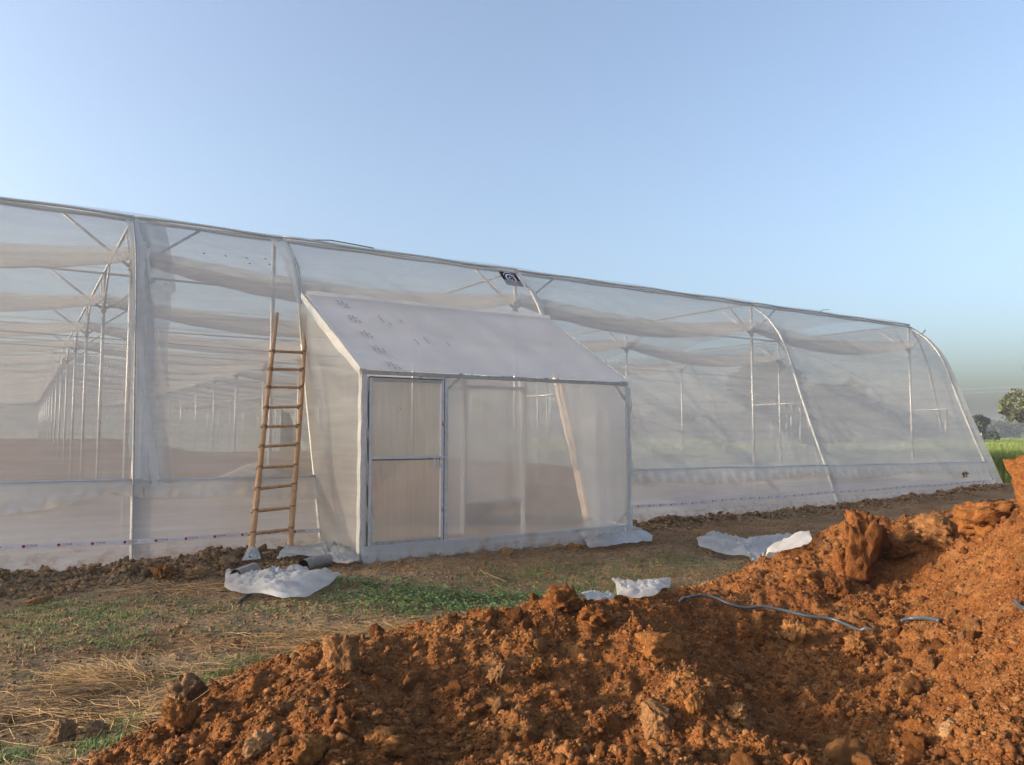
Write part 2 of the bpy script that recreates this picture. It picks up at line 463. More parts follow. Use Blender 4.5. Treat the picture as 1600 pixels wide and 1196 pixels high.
def soil_mat():
    m, nt, N, L, out = mat('soil')
    p = N.new('ShaderNodeBsdfPrincipled'); L.new(p.outputs[0], out.inputs[0])
    co = coord(nt)
    a = N.new('ShaderNodeAttribute'); a.attribute_name = 'red'
    b = N.new('ShaderNodeAttribute'); b.attribute_name = 'field'
    n1 = tex(nt, 1.3, 6, .6, co); n2 = tex(nt, 14, 6, .7, co); n3 = tex(nt, 60, 4, .7, co)
    n4 = tex(nt, 4.2, 5, .65, co)
    red = ramp(nt, n1.outputs[0], [(.3, (.17, .056, .015)), (.5, (.245, .088, .024)), (.7, (.31, .130, .040))])
    red = mixc(nt, mrange(nt, n4.outputs[0], .5, .72, 0, .7), red, (.34, .17, .065))
    red = mixc(nt, mrange(nt, n4.outputs[0], .5, .3, 0, .5), red, (.14, .045, .010))
    brn = ramp(nt, n1.outputs[0], [(.3, (.20, .125, .065)), (.5, (.31, .195, .105)), (.72, (.40, .26, .14))])
    brn = mixc(nt, mrange(nt, n4.outputs[0], .5, .72, 0, .6), brn, (.30, .23, .15))
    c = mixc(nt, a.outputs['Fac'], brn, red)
    grn = ramp(nt, n1.outputs[0], [(.3, (.06, .085, .018)), (.7, (.10, .13, .03))])
    c = mixc(nt, b.outputs['Fac'], c, grn)
    hs = N.new('ShaderNodeHueSaturation'); L.new(c, hs.inputs['Color'])
    sp = N.new('ShaderNodeMath'); sp.operation = 'MULTIPLY'
    L.new(mrange(nt, n2.outputs[0], .3, .7, .62, 1.3), sp.inputs[0]); L.new(mrange(nt, n3.outputs[0], .3, .7, .62, 1.42), sp.inputs[1]); L.new(sp.outputs[0], hs.inputs['Value'])
    L.new(hs.outputs[0], p.inputs['Base Color'])
    p.inputs['Roughness'].default_value = 1
    p.inputs['Specular IOR Level'].default_value = .15
    nb = bump(nt, n2.outputs[0], 1.0, .045); nb = bump(nt, n3.outputs[0], 1.0, .012, nb)
    L.new(nb, p.inputs['Normal'])
    return m
M['soil'] = soil_mat()

def clod_mat(name, c0, c1, c2):
    m, nt, N, L, out = mat(name)
    p = N.new('ShaderNodeBsdfPrincipled'); L.new(p.outputs[0], out.inputs[0])
    g = N.new('ShaderNodeNewGeometry'); oi = N.new('ShaderNodeObjectInfo')
    add = N.new('ShaderNodeMath'); add.operation = 'ADD'; L.new(g.outputs['Random Per Island'], add.inputs[0]); L.new(oi.outputs['Random'], add.inputs[1])
    fr = N.new('ShaderNodeMath'); fr.operation = 'FRACT'; L.new(add.outputs[0], fr.inputs[0])
    c = ramp(nt, fr.outputs[0], [(0, c0), (.55, c1), (1, c2)])
    n2 = tex(nt, 16, 5, .7, coord(nt)); n3 = tex(nt, 70, 4, .7, coord(nt))
    hs = N.new('ShaderNodeHueSaturation'); L.new(c, hs.inputs['Color']); sp = N.new('ShaderNodeMath'); sp.operation = 'MULTIPLY'
    L.new(mrange(nt, n2.outputs[0], .3, .7, .70, 1.25), sp.inputs[0]); L.new(mrange(nt, n3.outputs[0], .3, .7, .70, 1.30), sp.inputs[1]); L.new(sp.outputs[0], hs.inputs['Value'])
    L.new(hs.outputs[0], p.inputs['Base Color']); p.inputs['Roughness'].default_value = .95; p.inputs['Specular IOR Level'].default_value = .15
    nb = bump(nt, n2.outputs[0], 1.0, .035); nb = bump(nt, n3.outputs[0], 1.0, .010, nb); L.new(nb, p.inputs['Normal'])
    return m
M['clod_red'] = clod_mat('red_clod', (.16, .055, .015), (.255, .095, .027), (.34, .155, .056))
M['clod_pale'] = clod_mat('pale_clod', (.28, .130, .050), (.32, .16, .066), (.36, .20, .09))
M['clod_brown'] = clod_mat('brown_clod', (.21, .115, .055), (.31, .178, .09), (.37, .225, .118))
M['clod_orange'] = clod_mat('orange_clod', (.25, .088, .022), (.29, .115, .032), (.33, .15, .05))

# ------------------------------------------------------------------ ground sheet
def axis(lo, hi, step, far_lo, far_hi, g=1.06):
    a = list(np.arange(lo, hi, step)); s = step; x = a[-1]
    while x < far_hi: s *= g; x += s; a.append(x)
    s = step; x = lo; b = []
    while x > far_lo: s *= g; x -= s; b.append(x)
    return np.array(b[::-1] + a)
gx = axis(-3.6, 5.6, .0165, -1500, 1500, 1.07); gy = axis(2.4, 8.2, .0165, -400, 2600, 1.07)
X, Y = np.meshgrid(gx, gy)
Z = H(X, Y)
nx, ny = len(gx), len(gy)
idx = np.arange(nx * ny).reshape(ny, nx)
quads = np.stack([idx[:-1, :-1], idx[:-1, 1:], idx[1:, 1:], idx[1:, :-1]], -1).reshape(-1, 4)
me = mesh_np('ground', np.stack([X, Y, Z], -1).reshape(-1, 3), quads, True)
RM = redmask(X, Y, mound(X, Y))
U_, V_ = to_uv(X, Y)
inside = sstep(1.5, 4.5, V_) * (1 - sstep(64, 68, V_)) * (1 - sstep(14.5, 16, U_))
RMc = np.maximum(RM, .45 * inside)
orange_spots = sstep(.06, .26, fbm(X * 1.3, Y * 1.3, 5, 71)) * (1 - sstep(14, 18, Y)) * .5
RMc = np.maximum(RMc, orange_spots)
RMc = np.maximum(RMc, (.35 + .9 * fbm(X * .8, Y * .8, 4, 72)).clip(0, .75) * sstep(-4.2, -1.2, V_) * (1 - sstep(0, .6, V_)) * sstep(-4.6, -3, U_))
field = np.maximum(sstep(15.8, 17, U_) * sstep(.5, 3, V_ + 0 * U_), sstep(68, 75, V_))
field = np.maximum(field, sstep(40, 60, Y) * sstep(15.8, 17, U_))
field = field * (1 - RM) * sstep(12, 18, Y)
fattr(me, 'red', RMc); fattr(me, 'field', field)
new_obj('ground', me, M['soil'], kind='structure')

# ------------------------------------------------------------------ greenhouse
gh = new_obj('greenhouse', None, label='long white polythene film greenhouse on curved steel hoops behind the ladder and the soil heaps', cat='greenhouse',
             loc=(O2[0], O2[1], 0), rot=(0, 0, ANG))
TOP = 4.8; VP = 2.27
PROF = [(2.27, 4.80), (2.02, 4.62), (1.72, 4.36), (1.46, 4.02), (1.27, 3.65), (1.12, 3.2), (.93, 2.6), (.72, 2.0), (.5, 1.4), (.34, .98), (.16, .45), (0.0, 0.0)]
pz = np.array([p[1] for p in PROF][::-1]); pv = np.array([p[0] for p in PROF][::-1])
def prof_v(z): return float(np.interp(z, pz, pv))
def railz(u): return 1.04 - .008 * (u + 6.8)
def basez(u): return .17 * float(sstep(5, 14, u)) + .02
def topz(v): return TOP + .005 * v
US = [-13.6, -6.8, 0.0, 6.95, 13.9]
VS = [VP + 4.62 * k for k in range(15)]

def part(name, me, m, parent=gh, label=None, kind=None):
    return new_obj(name, me, m, parent, label=label, kind=kind)

# posts with knee braces (shared meshes, one object each)
post_me = MB().tube([(0, 0, -.3), (0, 0, TOP)], .034, 10).mesh('post')
post_me.materials.append(M['post'])
collar_me = MB().tube([(0, 0, 4.02), (0, 0, 4.14)], .05, 10).mesh('collar'); collar_me.materials.append(M['metal'])
brace_me = []
for dx, dy in ((1, 0), (-1, 0), (0, 1), (0, -1)):
    b = MB().tube([(dx * .03, dy * .03, 4.08), (dx * .92, dy * .92, 4.76)], .021, 6).mesh('brace'); b.materials.append(M['metal']); brace_me.append(b)
def gz(u, v):
    p = W(u, v); return float(base_h(np.array([p.x]), np.array([p.y]))[0])
for ui, u in enumerate(US):
    for vi, v in enumerate(VS):
        
        o = part('post', post_me, None); o.location = (u, v, topz(v) - TOP)
        c = part('collar', collar_me, None, o)
        for k, bm_ in enumerate(brace_me):
            if k == 3 and vi == 0: continue
            part('brace', bm_, None, o)
# extra front post beside the porch
o = part('post', post_me, None); o.location = (-4.72, VP, 0)
# roof pipes
for v in VS:
    z = topz(v)
    pm = MB().tube([(US[0], v, z), (US[-1], v, z)], .028, 6).mesh('roof_pipe'); part('roof_pipe', pm, M['metal'])
for u in US:
    pm = MB().tube([(u, VS[0], topz(VS[0]) + .03), (u, VS[-1], topz(VS[-1]) + .03)], .026, 6).mesh('roof_pipe'); part('roof_pipe', pm, M['metal'])
# arched roof bows between post rows (shallow, above the grid)
def roofz(u, v):
    k = (v - VP) / 4.62; fr = k - math.floor(k)
    return topz(v) + .09 + .30 * math.sin(math.pi * fr) ** 0.9
# hoops
def hoop(u, wrap=True, rad=.03, shift=0.0):
    pts = [(u + shift * (1 - z / TOP), v, max(z, basez(u) - .25)) for v, z in PROF]
    # smooth the bend
    pts2 = []
    for i in range(len(pts) - 1):
        a, b = Vector(pts[i]), Vector(pts[i + 1])
        pts2 += [a, a.lerp(b, .5)]
    pts2.append(Vector(pts[-1]) + Vector((0, 0, -.2)))
    h = part('hoop', MB().tube(pts2, rad, 8).mesh('hoop'), M['post'])
    return h
for u in US: hoop(u, shift=(-.13 if abs(u + 6.8) < .1 else 0))
hoop(-4.6)
# side hoops on the right long side
side_pts = [(2.27 - v, z) for v, z in PROF]
for v in VS:
    pts = [(13.9 + a, v, z) for a, z in side_pts]; pts[-1] = (pts[-1][0], v, -.3)
    part('hoop', MB().tube(pts, .028, 6).mesh('hoop'), M['post'])
    part('spreader', MB().tube([(13.9, v, 2.35), (13.9 + 2.27 - prof_v(2.35), v, 2.35)], .02, 6).mesh('spreader'), M['metal'])
for u in (0.0, 6.95, 13.9):
    part('spreader', MB().tube([(u, VP, 2.33), (u, prof_v(2.33), 2.33)], .022, 6).mesh('spreader'), M['metal'])
# knotted rags of film hanging at the spreaders
for (u, v, z, l) in ((6.95, 1.15, 2.3, .55), (7.0, .95, 2.25, .85), (13.95, 1.3, 2.3, .7), (13.9, 6.6, 2.3, .6), (6.9, 6.6, 2.3, .8)):
    mb = MB(); P = []
    for i in range(14):
        t = i / 13; w = .05 + .05 * math.sin(t * 3.1) ; row = []
        for j in range(5):
            s = j / 4 - .5
            row.append((u + s * w + .03 * math.sin(t * 7), v + .03 * math.sin(s * 9 + t * 5), z - t * l))
        P.append(row)
    part('film_rag', mb.grid(P).mesh('film_rag'), M['hem'])

# front film bays
def film_surface(u0, u1, zlo, zhi, nu, nz, amp=.02, off=0.0, seed=0, sag=.0):
    us = np.linspace(u0, u1, nu); P = []
    for i in range(nz):
        row = []
        for j, u in enumerate(us):
            lo = zlo(u) if callable(zlo) else zlo; hi = zhi(u) if callable(zhi) else zhi
            t = i / (nz - 1); z = lo + (hi - lo) * t
            e = math.sin(math.pi * (u - u0) / (u1 - u0))
            row.append([u, prof_v(max(z, 0)) + off, z, t, e])
        P.append(row)
    A = np.array(P)
    nz_ = fbm(A[..., 0] * 1.1 + seed, A[..., 2] * 1.6, 3, 51 + seed) * amp * 2 + fbm(A[..., 0] * .5, A[..., 2] * 5 + seed, 3, 61) * amp
    A[..., 1] += nz_ * np.sqrt(np.clip(A[..., 4], 0, 1)) + sag * A[..., 4] * np.sin(np.pi * A[..., 3])
    # gentle slack under the top pipe between the hoops
    return [[tuple(A[i, j, :3]) for j in range(A.shape[1])] for i in range(A.shape[0])]
bays = [(-13.6, -6.8), (-6.8, -4.6), (-4.6, 0.0), (0.0, 6.95), (6.95, 13.9)]
for bi, (a, b) in enumerate(bays):
    n_ = max(12, int((b - a) * 8))
    if bi == 2:
        zl = lambda u: 3.70
        P = film_surface(a, b, zl, TOP + .03, n_, 16, .012, -.035, bi)
        part('film_panel', MB().grid(P).mesh('film_panel'), M['film'])
    else:
        P = film_surface(a, b, railz, TOP + .03, n_, 46, .018, -.036, bi, .04)
        part('film_panel', MB().grid(P).mesh('film_panel'), M['film'])
        P = film_surface(a, b, lambda u: basez(u) - .06, railz, n_, 20, .02, -.034, bi + 7)
        part('skirt_film', MB().grid(P).mesh('skirt_film'), M['film_skirt'])
        # clamping rail
        pts = [(u, prof_v(railz(u)) - .05, railz(u) + .006 * math.sin(u * 2.3)) for u in np.linspace(a, b, 20)]
        part('clamp_rail', MB().tube(pts, .017, 6).mesh('clamp_rail'), M['metal'])
        # loose flap of the upper film hanging over the rail
        P = []
        us = np.linspace(a + .01, b - .01, int((b - a) * 22))
        for i in range(9):
            t = i / 8; row = []
            for u in us:
                ln = .26 + .05 * math.sin(u * 1.3 + bi) + .04 * float(fbm(np.array([u * 1.7]), np.array([3.0 + bi]), 3, 81)[0])
                if bi == 0: ln += .06 * float(sstep(-7.4, -8.6, u)) - .10 * math.exp(-((u + 7.25) / .35) ** 2)
                z = railz(u) - t * ln
                vv = prof_v(z) - .062 - .03 * t * (1 + math.sin(u * 9 + 5 * t) + math.sin(u * 23 + bi)) - .05 * t * float(fbm(np.array([u * 3.0]), np.array([t * 1.5]), 3, 91)[0] + .3)
                row.append((u, vv, z))
            P.append(row)
        part('film_flap', MB().grid(P).mesh('film_flap'), M['film_flap'])
    # top pipe with the film clamped round it
    pts = [(u, VP - .045 + .005 * math.sin(u * 5), TOP + .05 + .008 * math.sin(u * 3.1 + bi)) for u in np.linspace(a, b, 24)]
    part('top_pipe', MB().tube(pts, .021, 8).mesh('top_pipe'), M['post'])
    pts = [(u, VP - .06, TOP - .02 + .008 * math.sin(u * 4.1 + bi)) for u in np.linspace(a, b, 24)]
    part('top_hem', MB().tube(pts, .030, 8).mesh('top_hem'), M['hem'])
# hems of doubled film down the hoops
def hem(u, w0, w1, side=1, z0=0.0, off=-.055, seed=0, z1=TOP):
    P = []
    for i in range(44):
        t = i / 43; z = z0 + (z1 - z0) * t; row = []
        w = w0 + (w1 - w0) * t + .02 * math.sin(z * 4.1 + seed) + .012 * math.sin(z * 13 + seed)
        for j in range(5):
            s = j / 4
            uu = u - .03 * side + side * w * s
            row.append((uu, prof_v(z) + off - .012 * math.sin(s * 7 + z * 3), z))
        P.append(row)
    part('film_hem', MB().grid(P).mesh('film_hem'), M['hem'])
hem(-6.8 - .0, .17, .13, -1, 1.0, seed=1)
hem(-6.8, .22, .16, 1, .95, off=-.06, seed=2)
hem(-4.6, .07, .10, 1, 0, seed=3); hem(-4.6, .03, .26, -1, 3.4, seed=4)
hem(0.0, .10, .12, -1, 0, seed=15, z1=3.7); hem(0.0, .05, .12, 1, 3.6, seed=5); hem(0, .05, .16, -1, 3.75, seed=6); hem(13.9, .03, .07, -1, .2, seed=7)
# dangling outer sheet strip right of the hoop (the long creased overlap)
P = []
for i in range(60):
    t = i / 59; z = 1.0 + t * 3.75; row = []
    w = .30 + .025 * math.sin(z * 1.7 + 1) + .015 * math.sin(z * 4) + (.06 if z > 3.6 else 0)
    for j in range(8):
        s = j / 7; row.append((-6.75 + w * s, prof_v(z) - .075 - .03 * math.sin(s * 6 + z * 2.5), z))
    P.append(row)
part('film_overlap', MB().grid(P).mesh('film_overlap'), M['film'])
# dark edge cord clamped on the hoop at the left
part('clamp_rail', MB().tube([(-6.83 - .11 * (1 - z / TOP), prof_v(z) - .09, z) for z in np.linspace(.0, 4.78, 40)], .012, 5).mesh('clamp_rail'), M['metal_dull'])
part('clamp_rail', MB().tube([(-4.55, prof_v(z) - .075, z) for z in np.linspace(.0, 4.78, 40)], .012, 5).mesh('clamp_rail'), M['metal_dull'])
# gathered bunch of spare film behind the rail near the ladder
P = []
for i in range(10):
    t = i / 9; row = []
    for j in range(80):
        s = j / 79; z = railz(-5.3) + .02 + .16 * math.sin(math.pi * s) ** 2 * t
        row.append((-5.95 + 1.1 * s, prof_v(z) + .07 + .025 * math.sin(s * 110) * (.3 + t), z))
    P.append(row)
part('gathered_film', MB().grid(P).mesh('gathered_film'), M['hem'])
# diagonal creases of the skirt beside the porch
for k in range(5):
    P = [[(.18 + .12 * k + .34 * t + .0, prof_v(.85 - .38 * t) - .075 + (.014 if j == 1 else 0) * -1, .86 - .40 * t + (.012 * (j - 1))) for j in range(3)] for t in np.linspace(0, 1, 9)]
    part('film_crease', MB().grid(P).mesh('film_crease'), M['hem'])

# roof film strips (one per bay in u)
for bi, (a, b) in enumerate([(US[i], US[i + 1]) for i in range(4)]):
    vs = []
    for k in range(14): vs += [VS[k] + 4.62 * q / 6 for q in range(6)]
    vs.append(VS[-1])
    P = [[(u, v, roofz(u, v) + .02 * math.sin(u * 1.9 + v)) for u in np.linspace(a, b, 16)] for v in vs]
    part('roof_film', MB().grid(P).mesh('roof_film'), M['film_roof'])
# side film on the right and the corner fill, left end film, back film
P = [[(13.9 + q, v, z) for v in np.linspace(VP, VS[-1], 60)] for q, z in side_pts]
part('side_film', MB().grid(P).mesh('side_film'), M['film'])
P = []
for i, (v_, z_) in enumerate(PROF):
    r_ = VP - v_
    P.append([(13.9 + (r_ + .02) * math.sin(t * math.pi / 2), VP - (r_ + .02) * math.cos(t * math.pi / 2), z_ + .01) for t in np.linspace(0.02, 1, 12)])
part('corner_film', MB().grid(P).mesh('corner_film'), M['film'])
P = [[(US[0], v, z) for v in np.linspace(VP, VS[-1], 8)] for z in (0, 2.4, 4.8)]
part('side_film', MB().grid(P).mesh('side_film'), M['film'])
P = [[(u, VS[-1] + .1, z) for u in np.linspace(US[0], 13.9, 20)] for z in (0, 2.5, TOP + .3)]
part('back_film', MB().grid(P).mesh('back_film'), M['film'])

# sagging bunched shade nets across every bay, one per bay and row
def net_mesh(L, seed):
    P = []; n = 40; rr = random.Random(seed)
    ph = rr.random() * 6
    for j in range(n + 1):
        s = j / n; e = math.sin(math.pi * s)
        zc = -.28 - .34 * e ** .8 - .02 * rr.random(); hgt = .13 + .12 * e ** .7; dep = .16 + .20 * e ** .6
        row = []
        for k in range(15):
            an = math.pi * (1.0 + k / 14)       # lower half of an oval, open above
            fold = 1 + .05 * math.sin(k * 2.6 + s * 5 + ph)
            row.append((L * s, math.cos(an) * dep * fold, zc + math.sin(an) * hgt * fold * 1.25 + hgt * .55))
        # slack sheet rising behind towards the next row
        row.append((L * s, dep + .25, zc + hgt * .75)); row.append((L * s, dep + .8, zc + hgt * 1.15 + .06))
        P.append(row)
    me = MB().grid(P).mesh('shade_net'); me.materials.append(M['net']); return me
netm = {}
for i in range(4):
    a, b = US[i], US[i + 1]
    for vi, v in enumerate(VS):
        key = (round(b - a, 2), vi % 3)
        if key not in netm: netm[key] = net_mesh(b - a, 100 + vi % 3)
        o = part('shade_net', netm[key], None); o.location = (a, v, topz(v) - .22)
# crop wires strung inside
for v, z in ((2.9, 3.05), (7.2, 3.3), (16, 3.4)):
    part('crop_wire', MB().tube([(u, v, z - .05 * math.sin((u + 20) * .45)) for u in np.linspace(US[0], 13.9, 60)], .007, 4).mesh('crop_wire'), M['wire'])
hp_ = [(0.0 - .03, prof_v(z) - .06, z) for z in np.linspace(.18, 2.75, 26)]
M['sunlit_wrap'] = simple('sunlit_wrapping', (.86, .66, .48), .7, 0, .1, 6)  # film wrapping with the warm sunlight on it painted into the colour
part('hoop_wrapping', MB().tube(hp_, [.058 + .006 * math.sin(k * 1.9) for k in range(26)], 10).mesh('hoop_wrapping'), M['sunlit_wrap'])
# small irrigation hooks hanging from the top film (dark specks)
for (px_, py_) in ((312,400),(346,404),(378,407),(381,417),(408,408),(412,418)):
    u_, z_ = on_v(px_, py_, 1.85)
    part('film_clip', MB().tube([(u_, prof_v(z_) - .05, z_), (u_ + .03, prof_v(z_) - .05, z_ - .01)], .006, 4).mesh('film_clip'), M['cane'])
# soil-stained patch stitched on the right flap
# loose cord end sticking up from the ridge
part('loose_cord', MB().tube([(9.6, VP - .05, 4.86), (9.75, VP - .06, 4.93), (9.95, VP - .1, 4.94)], .008, 4).mesh('loose_cord'), M['cane'])
part('loose_cord', MB().tube([(-4.1, VP - .05, 4.87), (-3.8, VP - .06, 4.91), (-3.4, VP - .05, 4.90), (-3.0, VP - .05, 4.88)], .010, 4).mesh('loose_cord'), M['cane'])
u_, z_ = on_v(1492, 738, .3)
mb = MB()
for k in range(26):
    a = random.random() * 6.28; r = random.random() ** .5 * .16
    mb.box((u_ + r * math.cos(a) - .02, prof_v(z_ - .08) - .16, z_ - .05 + r * .5 * math.sin(a) - .012), (u_ + r * math.cos(a) + .02 + random.random() * .04, prof_v(z_ - .08) - .152, z_ - .05 + r * .5 * math.sin(a) + .004 + random.random() * .012))
part('mud_stain', mb.mesh('mud_stain', False), M['clod_red'])

# ------------------------------------------------------------------ entrance porch
UA, UB, VF = -4.56, -.31, -1.32
ZT = 2.40
porch = new_obj('entrance_porch', None, label='boxy film clad entrance porch with sloping white roof and ribbed door', cat='porch',
                loc=(O2[0], O2[1], 0), rot=(0, 0, ANG))
def pp(name, mb, m, parent=porch, smooth=True, label=None):
    return new_obj(name, mb.mesh(name, smooth) if isinstance(mb, MB) else mb, m, parent, label=label)
def bar(a, b, r=.02, n=8): return MB().tube([a, b], r, n)
def sq(lo, hi): return MB().box(lo, hi)
for u in (UA, UB): pp('corner_post', sq((u - .025, VF - .025, -.15), (u + .025, VF + .025, ZT)), M['metal'], smooth=False)
pp('door_post', sq((-3.445, VF - .022, .2), (-3.40, VF + .022, ZT - .05)), M['metal'], smooth=False)
pp('top_beam', sq((UA - .03, VF - .03, ZT - .045), (UB + .03, VF + .03, ZT)), M['metal_dull'], smooth=False)
pp('bottom_beam', sq((UA + .026, VF - .02, .205), (UB - .026, VF + .02, .24)), M['metal'], smooth=False)
# rafters and wall plate
for u, uh, vh in ((UA, -4.6, .93), (UB, -.02, 1.29)):
    pp('rafter', bar((u, VF, ZT - .01), (uh, vh - .04, 3.68), .024), M['metal'])
RID = [(-4.62, .93, 3.67), (.02, 1.22, 3.73)]
pts = [Vector(RID[0]).lerp(Vector(RID[1]), t) + Vector((0, -.06 , .012 * math.sin(t * 9))) for t in np.linspace(0, 1, 24)]
pp('ridge_pipe', MB().tube(pts, .024, 8), M['metal'])
P = []
for i in range(4):
    s = i / 3; P.append([tuple(p + Vector((0, -.04 - .0 * s, .06 - .13 * s + .01 * math.sin(k * 1.7)))) for k, p in enumerate(pts)])
pp('ridge_hem', MB().grid(P), M['hem'])
# roof film
P = []
for i in range(26):
    t = i / 25; row = []
    for j in range(40):
        s = j / 39
        a = Vector((UA - .05, VF - .05, ZT + .012)).lerp(Vector((UB + .05, VF - .05, ZT + .012)), s)
        b = Vector(RID[0]).lerp(Vector(RID[1]), s) + Vector((0, -.06, .035))
        p = a.lerp(b, t); p.z += -.035 * math.sin(math.pi * t) * (.5 + .5 * math.sin(s * 9)) + .006 * math.sin(s * 40 + t * 3)
        row.append(tuple(p))
    P.append(row)
pp('roof_film', MB().grid(P), M['film_porch_roof'])
for s_ in (.33, .66):
    pp('rafter', bar(Vector((UA, VF, ZT - .02)).lerp(Vector((UB, VF, ZT - .02)), s_), Vector(RID[0]).lerp(Vector(RID[1]), s_) + Vector((0, -.02, -.03)), .02), M['metal'])
# hem along both sloping edges
for (a, b, w, sgn) in ((Vector((UA - .03, VF - .03, ZT + .02)), Vector((-4.64, .9, 3.70)), .13, 1), (Vector((UB + .03, VF - .03, ZT + .02)), Vector((.0, 1.22, 3.76)), .05, -1)):
    P = []
    for i in range(30):
        t = i / 29; p = a.lerp(b, t); ww = w * (.65 + .5 * math.sin(t * 3.14)) + .012 * math.sin(t * 21)
        P.append([tuple(p + Vector((-.035 * sgn, 0, .012))), tuple(p + Vector((-.045 * sgn, 0, -ww * .5))), tuple(p + Vector((-.03 * sgn, 0, -ww)))])
    pp('film_hem', MB().grid(P), M['hem'])
# print on the roof film: blocks of faint marks, too small to read in the picture
def roof_pt(s, t, lift=.03):
    a = Vector((UA - .05, VF - .05, ZT + .012)).lerp(Vector((UB + .05, VF - .05, ZT + .012)), s)
    b = Vector(RID[0]).lerp(Vector(RID[1]), s) + Vector((0, -.06, .035))
    p = a.lerp(b, t); p.z += lift - .035 * math.sin(math.pi * t) * (.5 + .5 * math.sin(s * 9)); return p
mb = MB(); rr = random.Random(3)
for k in range(5):
    t0 = .90 - k * .205
    for line in range(3):
        for c in range(9):
            if line == 0 and c > 5: continue
            if line == 2 and c < 3: continue
            s0 = .085 + line * .012 + (.004 * rr.random()); t1 = t0 - c * .0105
            if rr.random() < .12: continue
            q = [roof_pt(s0, t1), roof_pt(s0 + .0075, t1 + .002), roof_pt(s0 + .0075, t1 - .0045), roof_pt(s0, t1 - .0065)]
            b = len(mb.v); mb.v += q; mb.f.append((b, b + 1, b + 2, b + 3))
for (s0, t0, l) in ((.20, .74, .10), (.22, .64, .04), (.27, .70, .05), (.30, .45, .09), (.37, .40, .06), (.26, .42, .08)):
    q = [roof_pt(s0, t0), roof_pt(s0 + .003, t0), roof_pt(s0 + .003, t0 - l), roof_pt(s0, t0 - l)]
    b = len(mb.v); mb.v += q; mb.f.append((b, b + 1, b + 2, b + 3))
pp('film_print', mb, M['grey_print'], smooth=False)
# left side film (trapezoid up to the hoop), right side film
def side_film(u_f, u_h, base_v_top, top_z):
    P = []
    for i in range(24):
        t = i / 23; row = []
        for j in range(18):
            s = j / 17
            zt = ZT + (top_z - ZT) * s; z = .12 + (zt - .12) * t
            vh = prof_v(z) - .03 if z < 3.6 else base_v_top
            v = VF + (vh - VF) * s
            u = u_f + (u_h - u_f) * s + .02 * math.sin(t * 5 + s * 6) * math.sin(math.pi * s)
            row.append((u, v, z))
        P.append(row)
    return MB().grid(P)
pp('side_film', side_film(UA - .028, -4.62, .9, 3.66), M['film_side'])
pp('side_film', side_film(UB + .028, -.0, 1.2, 3.72), M['film'])
pp('side_rail', bar((UA, VF, .16), (-4.6, -.02, .16), .016), M['metal'])
pp('side_rail', bar((UB, VF, .22), (0, -.02, .22), .016), M['metal'])
# lit edge strips beside the corner post
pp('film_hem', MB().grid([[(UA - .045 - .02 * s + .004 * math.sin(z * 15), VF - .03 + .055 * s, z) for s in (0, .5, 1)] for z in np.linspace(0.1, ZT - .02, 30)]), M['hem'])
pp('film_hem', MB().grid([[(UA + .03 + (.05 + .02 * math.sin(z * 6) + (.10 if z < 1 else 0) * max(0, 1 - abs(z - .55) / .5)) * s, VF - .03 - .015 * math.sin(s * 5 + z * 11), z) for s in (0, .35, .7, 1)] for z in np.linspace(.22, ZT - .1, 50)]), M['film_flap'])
# wrapped right post
P = []
for i in range(40):
    z = -.02 + (ZT - .05) * i / 39; r_ = .045 + .012 * math.sin(z * 7) + .008 * math.sin(z * 19)
    P.append([(UB + .075 + r_ * math.cos(a), VF + .02 + r_ * math.sin(a) * .8, z) for a in np.linspace(0, 2 * math.pi, 9)])
pp('wrapped_post', MB().grid(P), M['hem'])
# corner gussets
pp('gusset', bar((UB - .20, VF, ZT - .05), (UB - .02, VF, ZT - .26), .014), M['metal_dull'])
pp('gusset', bar((-3.40, VF, ZT - .2), (-3.22, VF, ZT - .05), .012), M['metal_dull'])
pp('gusset', bar((UB - .22, VF, .24), (UB - .03, VF, .42), .014), M['metal_dull'])
# front film right of the door
P = []
for i in range(20):
    z = .24 + (ZT - .05 - .24) * i / 19
    P.append([(-3.41 + (UB - .02 + 3.41) * j / 23, VF - .028 + .008 * math.sin(j * .9 + i * .4), z) for j in range(24)])
pp('front_film', MB().grid(P), M['film_porch'])
# skirt along the foot of the front, loose and crumpled
P = []
for i in range(9):
    t = i / 8; row = []
    for j in range(150):
        s = j / 149; u = UA - .03 + (UB - UA + .1) * s
        w = .05 * t * math.sin(u * 7.0) + .04 * t * math.sin(u * 17 + 2 + 2 * t) + .02 * math.sin(u * 41 + 3 * t) * t + .22 * t * float(fbm(np.array([u * 2.4]), np.array([t]), 3, 33)[0])
        z = .245 - .27 * t
        row.append((u, VF - .035 - .10 * t - w, z))
    P.append(row)
pp('skirt_film', MB().grid(P), M['film_foot'])
